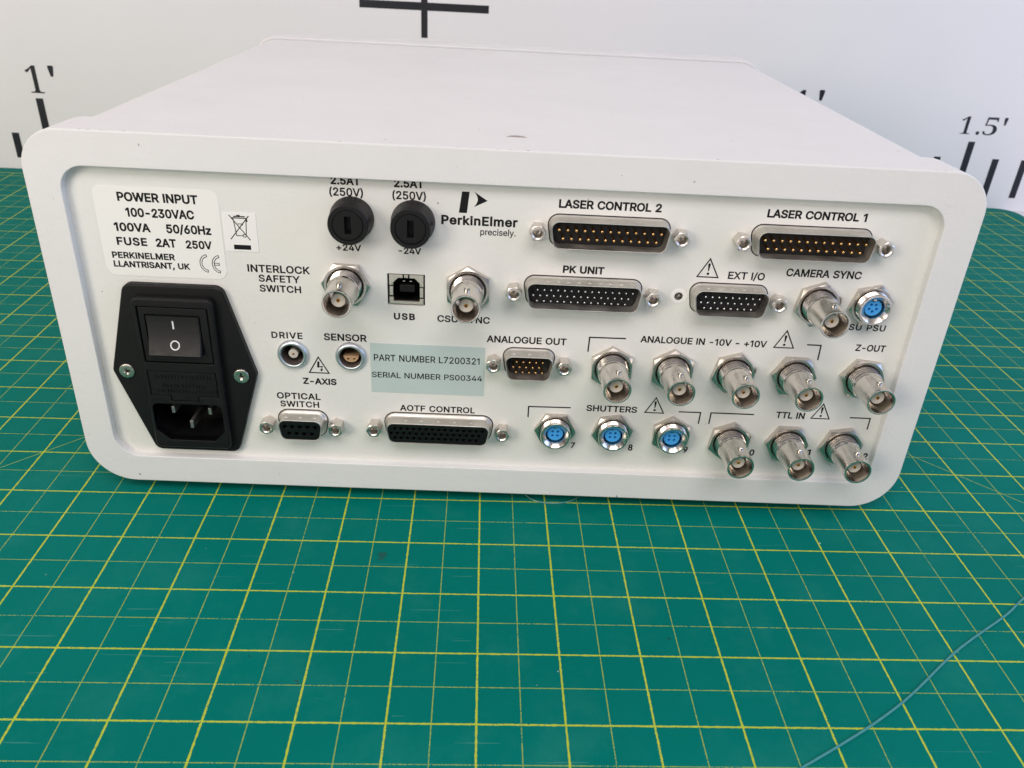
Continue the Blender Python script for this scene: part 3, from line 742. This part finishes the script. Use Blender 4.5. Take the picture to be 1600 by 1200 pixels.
# crossed-out wheelie bin
m = MB()
strokes_to(m, [[(-59.6, 109.6), (-53.3, 101.3)], [(-53.2, 109.5), (-59.7, 101.4)]], 0.3)
strokes_to(m, [[(-58.3, 108.6), (-57.7, 102.7), (-55.4, 102.7)], [(-54.5, 103.2), (-54.1, 108.6)], [(-57.0, 106.7), (-55.4, 106.7), (-55.4, 106.2)]], 0.26)
strokes_to(m, [[(-58.8, 108.65), (-53.8, 108.65)], [(-58.2, 109.15), (-54.4, 109.2)]], 0.36)
strokes_to(m, [[(-54.0, 108.4), (-53.9, 107.5)], [(-57.2, 109.4), (-56.0, 109.5)]], 0.5)
m.face([circle(-55.1, 102.75, 0.62, 18), circle(-55.1, 102.75, 0.38, 18)], 0.0)
m.face([[(-59.0, 97.95), (-53.4, 97.95), (-53.4, 99.55), (-59.0, 99.55)]], 0.0)
pprint("bin_symbol", m, M_ink, bin_l, -0.19)
# a pin-prick of ink by the second fuse, as on the panel
pprint("ink_dot", MB().face([circle(8.4, 116.6, 0.22, 10)], 0.0))

# ------------------------------------------------------------------ connector builders
def hex_nut(mb, af, hole, y0, y1, rot=0.0, cham=0.97, n=72, well=0.0):
    """chamfered hexagon nut between y0 (back) and y1 (front, towards -y)"""
    def rh(a):
        k = (a - rot) % (math.pi / 3) - math.pi / 6
        return af / 2 / math.cos(k)
    rc = af / 2 * cham * 1.03
    A = [rot + math.pi / 6 * 0 + 2 * math.pi * k / n for k in range(n)]
    back = [(rh(a) * math.cos(a), y0, rh(a) * math.sin(a)) for a in A]
    side = [(rh(a) * math.cos(a), y1 + max(0.0, rh(a) - rc) * 0.6, rh(a) * math.sin(a)) for a in A]
    fr = [(min(rh(a), rc) * math.cos(a), y1, min(rh(a), rc) * math.sin(a)) for a in A]
    hl = [((hole + 0.35) * math.cos(a), y1, (hole + 0.35) * math.sin(a)) for a in A]
    h2 = [(hole * math.cos(a), y1 + 0.3, hole * math.sin(a)) for a in A]
    h3 = [((hole - well) * math.cos(a), y1 + (1.5 if well else y0 - y1), (hole - well) * math.sin(a)) for a in A]
    mb.loops([back, side, fr, hl, h2, h3])
    return mb

def make_bnc(x, z, rot):
    m = MB()
    pr = [(5.35, 0.0), (5.35, -2.0)]
    y = -2.0
    while y > -6.2:                       # thread crests and roots
        pr += [(5.55, y - 0.12), (5.55, y - 0.40), (4.95, y - 0.70), (4.95, y - 0.92)]
        y -= 1.08
    pr += [(5.3, -6.5), (5.25, -6.9), (5.02, -7.15), (4.95, -7.4), (4.80, -16.4), (4.88, -16.8), (4.88, -18.1), (4.75, -18.45), (4.5, -18.5),
           (4.15, -18.4), (4.05, -18.1), (4.05, -9.0), (2.3, -8.6)]
    m.lathe(pr, n=48)
    for s in (1, -1):                     # bayonet lugs
        a0 = R(90 if s > 0 else 270) - 0.06
        c = (4.6 * math.cos(a0), -13.6, 4.6 * math.sin(a0))
        d = Vector((math.cos(a0), 0, math.sin(a0))); u = Vector((-math.sin(a0), 0, math.cos(a0))); w = Vector((0, 1, 0))
        ls = []
        for h, r in ((-0.4, 1.0), (0.95, 1.0), (1.1, 0.85)):
            ls.append([Vector(c) + d * h + r * (u * math.cos(q) + w * math.sin(q)) for q in [2 * math.pi * k / 16 for k in range(16)]])
        m.loops(ls, True, False, True)
    o = part("bnc_connector", m, M_nickel, box, at(x, 0, z), smooth=40)
    nut = part("hex_nut", hex_nut(MB(), 14.2, 6.0, 0.0, -2.4, rot, well=0.6), M_nickel_nut, o, smooth=25)
    m = MB().lathe([(2.35, -8.0), (2.35, -15.05), (2.2, -15.2), (0.72, -15.2), (0.72, -12.0)], n=32)
    part("insulator", m, M_ptfe, o, smooth=40)
    m = MB().lathe([(0.68, -9.0), (0.68, -15.3), (0.60, -15.4), (0.40, -15.35), (0.36, -12.5)], n=20, cap1=True)
    part("centre_contact", m, M_gold, o, smooth=40)
    return o
bnc_spots = [(-22.5, 87.5, 2), (18.8, 87.6, 28), (138.8, 87.7, -20), (70.7, 60.2, 28), (92.5, 60.1, 30), (114.6, 60.0, -17), (136.4, 59.9, 1), (161.3, 59.9, 6),
             (118.0, 31.3, -22), (139.8, 31.3, 1), (160.4, 31.2, -9)]
x, z, r = bnc_spots[0]
bnc0 = make_bnc(x, z, 0.0)
for c in bnc0.children:
    if c.name.startswith("hex_nut"): c.rotation_euler = (0, R(2), 0)
for x, z, r in bnc_spots[1:]:
    b = dup(bnc0, box, at(x, 0, z))
    b.rotation_euler = (0, R(random.uniform(-6, 6)), 0)
    for c in b.children:
        if c.name.startswith("hex_nut"): c.rotation_euler = (0, R(r) - b.rotation_euler[1], 0)

def make_round(x, z, npin, rot):
    m = MB()
    pr = [(5.3, 0.0), (5.3, -2.2)]
    y = -2.2
    while y > -4.4:
        pr += [(5.62, y - 0.10), (5.62, y - 0.22), (5.38, y - 0.40), (5.38, y - 0.48)]
        y -= 0.55
    pr += [(5.6, -4.9), (5.55, -5.3), (5.35, -5.5), (4.8, -5.5), (4.65, -5.35), (3.6, -4.25), (3.5, -3.9), (3.5, 0.6), (2.95, 0.7)]
    m.lathe(pr, n=48)
    m.box(-0.5, 0.5, -3.2, -0.2, 2.5, 3.8)           # key rib inside the collar
    o = part("round_connector", m, M_nickel, box, at(x, 0, z), smooth=40)
    part("hex_nut", hex_nut(MB(), 13.4, 5.7, 0.0, -2.1, rot), M_nickel_nut, o, smooth=25)
    hs = []
    if npin == 4: sp = [(-0.95, 0.85), (0.95, 0.85), (-0.95, -0.85), (0.95, -0.85)]
    else: sp = [(1.35 * math.sin(R(36 + 72 * k)), 1.35 * math.cos(R(36 + 72 * k))) for k in range(5)]
    outl = circle(0, 0, 2.95, 36)
    outl = [(px, pz) if not (abs(px) < 0.6 and pz > 0) else (px, 2.15) for px, pz in outl]
    m = MB().plate(outl, [circle(px, pz, 0.54, 12) for px, pz in sp], back=0.6, front=-3.2, bev=0.2)
    part("socket_insert", m, M_blue, o, smooth=30)
    m = MB().lathe([(4.2, 0.0), (0.0001, 0.0)], n=32)
    part("socket_floor", m, M_dark, o, smooth=0)
    return o
r0 = make_round(52.4, 33.1, 4, 0.0)
for c in r0.children:
    if c.name.startswith("hex_nut"): c.rotation_euler = (0, R(1), 0)
for x, z, rr in ((73.75, 33.3, -10), (95.8, 33.1, 29)):
    b = dup(r0, box, at(x, 0, z))
    for c in b.children:
        if c.name.startswith("hex_nut"): c.rotation_euler = (0, R(rr), 0)
rp = make_round(157.2, 88.2, 5, 0.0)
for c in rp.children:
    if c.name.startswith("hex_nut"): c.rotation_euler = (0, R(-13), 0)

# two push-pull sockets for the z-axis
def lemo(x, z, kind):
    m = MB().lathe([(5.5, 0.0), (5.5, -0.5), (5.35, -1.0), (5.0, -1.45), (4.6, -1.75), (4.15, -1.7), (3.95, -1.45), (3.85, -1.0), (3.85, 9.0)], n=56, cap1=True)
    o = part("push_pull_socket", m, M_satin, box, at(x, 0, z), smooth=50)
    m = MB().lathe([(3.84, -0.6), (3.80, 8.9), (0.001, 8.9)], n=40)
    part("bore_liner", m, M_bore, o, smooth=40)
    if kind == 0:
        part("insulator", MB().plate(circle(0.1, -0.1, 1.7, 28), [circle(0.1, -0.1, 0.45, 12)], back=8.5, front=-0.1, bev=0.2), M_ptfe, o)
        part("contact", MB().lathe([(0.44, 6.0), (0.44, -0.1), (0.2, -0.15)], 0.1, -0.1, n=14, cap1=True), M_copper, o)
    else:
        half = [(2.75 * math.cos(R(a)), -0.15 + 2.5 * math.sin(R(a))) for a in range(180, 361, 9)]
        part("insulator", MB().plate(half, [circle(-1.05, -1.15, 0.42, 12), circle(1.05, -1.15, 0.42, 12)], back=8.5, front=0.2, bev=0.15), M_tan, o)
        for sx in (-1.05, 1.05):
            part("contact", MB().lathe([(0.44, 2.0), (0.44, 0.1), (0.30, 0.05), (0.26, 2.0)], sx, -1.15, n=14), M_gold, o)
    return o
M_bore = simple("dark socket bore", (0.13, 0.105, 0.095), 0.5, 0.3)  # darker brownish tone lining the socket bores
M_copper = simple("copper contact", (0.75, 0.25, 0.08), 0.3, 1.0)
lemo(lemo_at[0][0], lemo_at[0][1], 0); lemo(lemo_at[1][0], lemo_at[1][1], 1)

# usb socket set into its cut-out
m = MB()
x0, x1, z0, z1 = -8.05, 3.6, 80.75, 91.45
g = 0.16
for q in ([(x0, 87.55), (-6.65, 87.55), (-6.65, 88.6), (-5.0, 90.2), (-3.45, 90.2), (-3.45, z1), (x0, z1)],
          [(-1.15, z1), (-1.15, 90.2), (0.6, 90.2), (2.3, 88.5), (2.3, 87.2), (x1, 87.2), (x1, z1)],
          [(-3.0, 90.25), (-1.6, 90.25), (-1.6, z1 - 0.1), (-3.0, z1 - 0.1)],
          [(x0 + 0.1, 83.85), (-6.75, 83.85), (-6.75, 87.1), (x0 + 0.1, 87.1)],
          [(2.35, 83.35), (x1 - 0.1, 83.35), (x1 - 0.1, 86.85), (2.35, 86.85)],
          [(x0, z0), (x1, z0), (x1, 82.85), (2.3, 82.85), (2.3, 81.75), (-6.65, 81.75), (-6.65, 83.25), (x0, 83.25)]):
    m.plate(q, (), back=1.2, front=0.25, bev=0.1, seg=2)
M_usb = simple("usb shell plate", (0.74, 0.69, 0.60), 0.38, 0.85, var=0.06, vscale=300)
usb = part("usb_socket", m, M_usb, box, NO, smooth=30)
m = MB(); P_ = rect(-8.6, 4.1, 80.35, 91.75)
m.loops([[(a, y, b) for a, b in P_] for y in (1.3, 12.0)], True, False, True)
part("socket_body", m, M_dark, usb, smooth=0)
m = MB().plate(rect(-4.7, 0.5, 84.6, 87.2, 0.3, 3), (), back=11.5, front=1.8, bev=0.2)
part("contact_tongue", m, M_black, usb)
for sx in (-3.2, -0.9):
    part("contact", MB().box(sx - 0.35, sx + 0.35, 2.0, 8.0, 88.4, 88.62), M_silver_pin, usb, smooth=0)

# fuse holders
def make_fuse(x, z):
    m = MB().lathe([(7.25, 0.0), (7.25, -0.8), (7.1, -1.6), (6.55, -7.5), (6.45, -8.1), (6.2, -8.4)], n=64)
    sl = rect(-1.05, 1.05, -2.9, 2.9, 0.25, 3)
    def arc(a0, a1, r0, r1): return [(r1 * math.cos(R(a0 + (a1 - a0) * k / 8)), r1 * math.sin(R(a0 + (a1 - a0) * k / 8))) for k in range(9)] + [(r0 * math.cos(R(a1 + (a0 - a1) * k / 8)), r0 * math.sin(R(a1 + (a0 - a1) * k / 8))) for k in range(9)]
    m.face([circle(0, 0, 6.2, 64), circle(0, 0, 5.05, 48)], -8.4)
    m.loops([[(px, y, pz) for px, pz in circle(0, 0, rr_, 48)] for rr_, y in ((5.05, -8.4), (5.0, -7.9), (4.85, -7.9))])
    o = part("fuse_holder", m, M_black, box, at(x, 0, z), smooth=30)
    m = MB().plate(circle(0, 0, 4.85, 48), [sl], back=-5.3, front=-8.25, bev=0.25, hbev=0.1)
    m.face([sl], -5.5)
    m.loops([[(px, -8.27, pz) for px, pz in circle(0, 0, q, 40)] for q in (4.25, 4.15)])
    part("fuse_cap", m, M_black, o, smooth=30)
    for a in (50, 230):
        part("cap_notch_shade", MB().plate(arc(a - 14, a + 14, 5.05, 5.75), (), back=-8.2, front=-8.43), M_dark, o, smooth=0)  # raised dark plate stands in for the shade inside a slit
    for a in (12, -22):
        ca, sa = math.cos(R(a)), math.sin(R(a))
        q = MB()
        pts = [(6.92, -4.0), (6.62, -7.0)]
        ls = []
        for rr_, y in pts:
            ls.append([((rr_ + 0.12) * math.cos(R(a + d)), y, (rr_ + 0.12) * math.sin(R(a + d))) for d in (-4, 4)])
        q.loops(ls, closed=False)
        part("side_notch_shade", q, M_dark, o, smooth=0)  # dark strip paints the shade of a cut in the side
    return o
f0 = make_fuse(-19.6, 110.3)
dup(f0, box, at(0.3, 0, 110.0))

# D-shaped connectors
def dshape(w, h, r, dz=0.0):
    k = h * math.tan(R(10))
    return rounded([(-w / 2 + k, -h / 2 + dz), (w / 2 - k, -h / 2 + dz), (w / 2, h / 2 + dz), (-w / 2, h / 2 + dz)], [r * 0.95, r * 0.95, r * 1.0, r * 1.0], 7)
SIZES = {'E': (17.9, 24.99), 'A': (26.2, 33.32), 'B': (39.7, 47.04)}
def pins_for(n):
    if n == 25: return [(2.77, 1.42, [(k - 6) * 2.77 for k in range(13)]), (2.77, -1.42, [(k - 5.5) * 2.77 for k in range(12)])]
    if n == 9: return [(2.77, 1.42, [(k - 2) * 2.77 for k in range(5)]), (2.77, -1.42, [(k - 1.5) * 2.77 for k in range(4)])]
    if n == 44: return [(2.29, 1.98, [(k - 7) * 2.29 + 0.38 for k in range(15)]), (2.29, 0.0, [(k - 7) * 2.29 - 0.95 for k in range(15)]), (2.29, -1.98, [(k - 6.5) * 2.29 - 0.75 + 0.0 for k in range(14)])]
    if n == 26: return [(2.29, 1.98, [(k - 4) * 2.29 + 0.38 for k in range(9)]), (2.29, 0.0, [(k - 4) * 2.29 - 0.95 for k in range(9)]), (2.29, -1.98, [(k - 3.5) * 2.29 - 0.75 for k in range(8)])]
    if n == 15: return [(2.29, 1.98, [(k - 2) * 2.29 + 0.2 for k in range(5)]), (2.29, 0.0, [(k - 2) * 2.29 - 0.95 for k in range(5)]), (2.29, -1.98, [(k - 2) * 2.29 + 0.2 for k in range(5)])]
screw_src = []
M_jack = simple("jack screw nickel", (0.68, 0.64, 0.59), 0.30, 1.0, var=0.1, vscale=400)
def jack(parent, dx):
    if screw_src:
        c = screw_src[0].copy(); col.objects.link(c); c.parent = parent; c.location = (dx * MM, 0, 0)
        c.rotation_euler = (0, R(random.uniform(0, 60)), 0)
        return c
    m = hex_nut(MB(), 4.75, 1.55, 0.0, -5.1, 0.0, cham=0.96, n=48)
    m.lathe([(1.55, -4.7), (1.15, -3.9), (1.1, -1.8), (0.2, -1.4)], n=32, cap1=True)
    c = part("jack_screw", m, M_jack, parent, (dx, 0, 0), smooth=28)
    screw_src.append(c); return c
pin_src = {}
def pin(parent, x, z, mat, r, y0, y1):
    key = (mat.name, r)
    if key in pin_src:
        c = pin_src[key].copy(); col.objects.link(c); c.parent = parent; c.location = (x * MM, 0, z * MM); return c
    c = part("pin", MB().lathe([(r, y0), (r, y1 + r * 0.7), (r * 0.75, y1 + r * 0.25), (r * 0.3, y1)], n=12, cap1=True), mat, parent, (x, 0, z), smooth=50)
    pin_src[key] = c; return c
def dsub(x, z, size, n, male, screws=(1, 1), dimples=0, as_stuff=False):
    w, pitch = SIZES[size]
    h = 9.3
    if not male: w -= 1.2; h = 8.5
    out = dshape(w, h, 2.7)
    m = MB()
    base = [(-1.15, 0.0), (-1.1, -0.45), (-0.75, -0.75), (-0.45, -0.95), (-0.1, -1.3), (0.0, -1.8)] if not male else [(-0.6, 0.0), (-0.57, -0.35), (-0.35, -0.6), (-0.1, -0.9), (0.0, -1.4)]
    ring = base + [(0.0, -5.6), (0.05, -5.8), (0.17, -5.9), (0.30, -5.85), (0.36, -5.6), (0.36, -0.4)]
    m.loops([[(a, y, b) for a, b in offset(out, d)] for d, y in ring])
    k = h * math.tan(R(10))
    for i in range(dimples):                         # pressed dimples along the upper face
        px = (i - (dimples - 1) / 2) * (w * 0.62 / max(1, dimples - 1))
        m.loops([[(px - sx_, -3.9 + iy, h / 2 - 0.2 + hz), (px + sx_, -3.9 + iy, h / 2 - 0.2 + hz), (px + sx_, -3.1 - iy, h / 2 - 0.2 + hz), (px - sx_, -3.1 - iy, h / 2 - 0.2 + hz)] for sx_, iy, hz in ((0.55, 0.0, 0.0), (0.5, 0.05, 0.3), (0.3, 0.2, 0.42))], True, True, True)
    o = part("d_connector", m, M_tin, box, at(x, 0, z), smooth=45)
    g0 = -0.6 if male else -1.15
    part("cutout_shade", MB().face([offset(out, g0 - 0.34), offset(out, g0 + 0.1)], -0.03), M_dark, o, smooth=0)  # flat dark ring paints the shaded gap around the shell
    rows = pins_for(n)
    inn = offset(out, 0.38)
    if male:
        m = MB(); m.face([inn], -0.6)
        m.loops([[(a, y, b) for a, b in offset(inn, d)] for d, y in ((0.0, -0.6), (0.0, -0.2))])
        ledge = dshape(w - 3.2, 5.6, 1.6)
        m.plate(ledge, (), back=-0.6, front=-1.1, bev=0.2)
        part("insert", m, M_black_gloss, o, smooth=30)
        gold = n in (25, 15)
        r = 0.5 if n in (25,) else 0.38
        if as_stuff:
            m = MB()
            for _, pz, xs in rows:
                for px in xs: m.lathe([(r, -0.9), (r, -4.6), (r * 0.7, -4.85), (r * 0.25, -4.95)], px, pz, n=10, cap1=True)
            q = part("pin_rows", m, M_silver_pin, o, smooth=50); q["kind"] = "stuff"
        else:
            for _, pz, xs in rows:
                for px in xs: pin(o, px, pz, M_gold if gold else M_silver_pin, r, -0.9, -4.9)
    else:
        hr = 0.74 if n == 9 else 0.58
        m = MB().plate(inn, [circle(px, pz, hr, 12) for _, pz, xs in rows for px in xs], back=-3.4, front=-5.75, bev=0.25, hbev=0.12, seg=2)
        m.face([inn], -3.4)
        part("insert", m, M_black_gloss, o, smooth=30)
    for s, on in zip((-1, 1), screws):
        if on: jack(o, s * pitch / 2)
    return o
dsub(64.6, 109.5, 'B', 25, True)
dsub(131.9, 109.2, 'B', 25, True)
dsub(57.9, 88.1, 'B', 44, True, dimples=8, as_stuff=True)
dsub(107.8, 88.1, 'A', 26, True, screws=(0, 1), dimples=5)
dsub(41.0, 60.7, 'E', 15, True, dimples=3)
dsub(-40.9, 31.7, 'E', 9, False, dimples=3)
dsub(9.2, 32.2, 'B', 44, False, dimples=5)
# empty threaded hole left of the EXT connector
m = MB().lathe([(2.75, -0.0), (2.75, -0.12), (2.45, -0.14), (1.78, -0.12), (1.75, 0.2), (1.3, 0.9), (1.45, 1.2), (1.2, 1.6), (1.3, 3.0), (0.2, 3.4)], n=32, cap1=True)
eh = part("screw_hole", MB().lathe([(2.7, 0.0), (2.7, -0.12), (2.4, -0.16), (1.5, -0.14), (1.42, 0.2)], n=32), M_label2, panel, (ext_hole[0], 0, ext_hole[1]))
m = MB().lathe([(1.45, 0.1), (1.4, 0.5), (1.15, 1.0), (1.35, 1.4), (1.1, 1.9), (0.2, 2.4)], n=24, cap1=True)
M_thread = simple("worn thread steel", (0.38, 0.36, 0.33), 0.35, 1.0)
part("threaded_insert", m, M_thread, panel, (ext_hole[0], 0, ext_hole[1]))

# ------------------------------------------------------------------ mains inlet with switch and fuse drawer
fl = rounded([(-95.6, 19.2), (-65.4, 19.2), (-55.6, 51.9), (-64.4, 84.9), (-97.4, 84.9), (-106.3, 51.9)], [3.2, 3.2, 2.6, 3.6, 3.6, 2.6], 8)
blk = rect(-94.4, -66.9, 22.0, 81.4, [2.2, 2.2, 2.4, 2.4], 6)
m = MB().plate(fl, [offset(blk, 0.8), ], back=0.0, front=-2.5, bev=0.6)
inlet = part("power_inlet", m, M_black, box, NO, smooth=30)
sw = rect(-92.9, -68.9, 57.0, 78.2, 0.4, 2)
sock = rounded([(-88.6, 25.4), (-72.4, 25.4), (-68.5, 29.6), (-68.5, 40.6), (-93.2, 40.6), (-93.2, 29.6)], [0.8, 0.8, 0.8, 2.0, 2.0, 0.8], 5)
fd = [(-92.9, 43.8), (-86.1, 43.8), (-86.1, 41.9), (-76.0, 41.9), (-76.0, 43.8), (-69.0, 43.8), (-69.0, 53.7), (-92.9, 53.7)]
m = MB().plate(blk, [sw, sock, fd], back=-2.0, front=-5.4, bev=0.9, hbev=0.15)
part("inlet_block", m, M_black, inlet, smooth=30)
m = MB(); m.loops([[(a, y, b) for a, b in sock] for y in (-5.0, 11.0)], True, False, True)
part("socket_recess", m, M_black_gloss, inlet, smooth=30)
for px, pz, ph in ((-87.3, 36.6, 2.2), (-74.1, 36.4, 2.2), (-81.4, 30.6, 2.6)):
    mm = MB().plate(rect(-0.65, 0.65, -ph / 2 - .6, ph / 2, 0.15, 2), (), back=10.5, front=-2.2, bev=0.25)
    part("mains_pin", mm, M_blade, inlet, at(px + O[0], 0, pz + O[2]), smooth=30)
rk_hole = rect(-90.6, -71.9, 60.6, 75.2, 0.5, 3)
m = MB().plate(offset(sw, 0.35), [rk_hole], back=-1.5, front=-5.15, bev=0.3, hbev=0.2)
part("switch_frame", m, M_black, inlet, smooth=30)
m = MB(); m.loops([[(a, y, b) for a, b in offset(sw, -0.1)] for y in (-3.0, 2.0)], True, False, True)
part("switch_well", m, M_dark, inlet, smooth=0)
prof = []
zs = [74.75 - 13.6 * k / 14 for k in range(15)]
def rk_y(z):
    u = (74.75 - z) / 13.6
    return -(5.6 + 2.3 * u) + 1.15 * math.sin(math.pi * min(1, max(0, u))) ** 0.9
m = MB()
for xa, inset in ((-90.2, 0.35), (-89.9, 0.0), (-72.6, 0.0), (-72.3, 0.35)):
    prof.append([(xa, rk_y(z) + inset, z) for z in zs] + [(xa, 0.0, 61.15), (xa, 0.0, 74.75)])
m.loops(prof, True, True, True)
part("rocker_switch", m, M_rocker, inlet, smooth=25)
def on_rocker(segs, w):
    q = MB()
    for s in segs:
        for i in range(len(s) - 1):
            a, b = Vector(s[i]), Vector(s[i + 1]); d = (b - a).normalized(); nn = Vector((-d.y, d.x)) * w / 2
            pts = [a + nn, b + nn, b - nn, a - nn]
            base = len(q.v)
            q.v += [(p.x, rk_y(p.y) - 0.09, p.y) for p in pts]; q.f.append((base, base + 1, base + 2, base + 3))
    return q
part("switch_mark", on_rocker([[(-81.15, 70.2 + 0.3 * k) for k in range(11)]], 0.55), M_mark, inlet, smooth=0)
part("switch_mark", on_rocker([[(-81.05 + 1.45 * math.cos(2 * math.pi * k / 28), 64.6 + 1.45 * math.sin(2 * math.pi * k / 28)) for k in range(29)]], 0.42), M_mark, inlet, smooth=0)
m = MB().plate(offset(fd, 0.22), (), back=-2.0, front=-5.3, bev=0.2)
rr_ = random.Random(3)
for row, (zz, xa, xb) in enumerate(((50.9, -90.8, -70.6), (47.4, -88.6, -73.6), (45.3, -90.6, -70.4))):
    x = xa
    while x < xb:                                    # worn, unreadable relief moulded into the drawer
        wv = rr_.uniform(0.35, 0.9)
        m.box(x, x + wv, -5.58, -5.25, zz + rr_.uniform(0, 0.2), zz + rr_.uniform(0.9, 1.4)); x += wv + rr_.uniform(0.25, 0.7)
part("fuse_drawer", m, M_black, inlet, smooth=30)
m = MB(); m.loops([[(a, y, b) for a, b in offset(fd, -0.3)] for y in (-2.6, 2.0)], True, False, True)
part("drawer_well", m, M_dark, inlet, smooth=0)
for px, pz, rot in ((-101.1, 51.9, 12), (-60.95, 51.6, 0)):
    m = MB()
    n = 32
    cr = []
    arms = [(0.38, 0.38), (0.38, 1.45), (-0.38, 1.45), (-0.38, 0.38), (-1.45, 0.38), (-1.45, -0.38), (-0.38, -0.38), (-0.38, -1.45), (0.38, -1.45), (0.38, -0.38), (1.45, -0.38), (1.45, 0.38)]
    arms = [(a * math.cos(R(rot)) - b * math.sin(R(rot)), a * math.sin(R(rot)) + b * math.cos(R(rot))) for a, b in arms]
    m.plate(circle(0, 0, 2.75, n), [arms], back=-2.4, front=-3.1, bev=0.35)
    m.loops([[(a * k, y, b * k) for a, b in arms] for k, y in ((1.0, -3.1), (0.35, -2.2))], True, False, True)
    part("fixing_screw", m, M_nickel_nut, inlet, at(px + O[0], 0, pz + O[2]), smooth=30)

# ================================================================== LOOSE THINGS ON THE MAT
def smooth_curve(P, k=6):
    out = []
    P = [Vector(p) for p in P]
    for i in range(len(P) - 1):
        a, b, c, d = P[max(i - 1, 0)], P[i], P[i + 1], P[min(i + 2, len(P) - 1)]
        for j in range(k):
            t = j / k
            out.append(0.5 * ((2 * b) + (c - a) * t + (2 * a - 5 * b + 4 * c - d) * t * t + (3 * b - a - 3 * c + d) * t ** 3))
    return out + [P[-1]]
mb = MB()
cord_pts = [(285, -2, 0.45), (250, -22, 0.45), (217.2, -45, 0.45), (205.5, -54.0, 0.45), (180.5, -70.6, 0.45), (151.4, -93.2, 0.45), (117.3, -113.6, 0.45), (60, -144, 0.45)]
mb.tube(smooth_curve(cord_pts, 10), 0.40, 10)
o = part("cord", mb, M_cord, smooth=60)
tag(o, "thin teal cord running across the near right corner of the green mat", "cord")
mb = MB()
mb.tube(smooth_curve([(43.5, 3.0, 0.4), (46, 0.2, 0.35), (51, -1.4, 0.3), (57, -1.2, 0.3), (62, 1.0, 0.35), (66, 5.0, 0.4)], 6), 0.28, 8)
o = part("plastic_strand", mb, M_clear, smooth=60)
tag(o, "short curved strand of clear plastic poking out from under the white box", "strand")
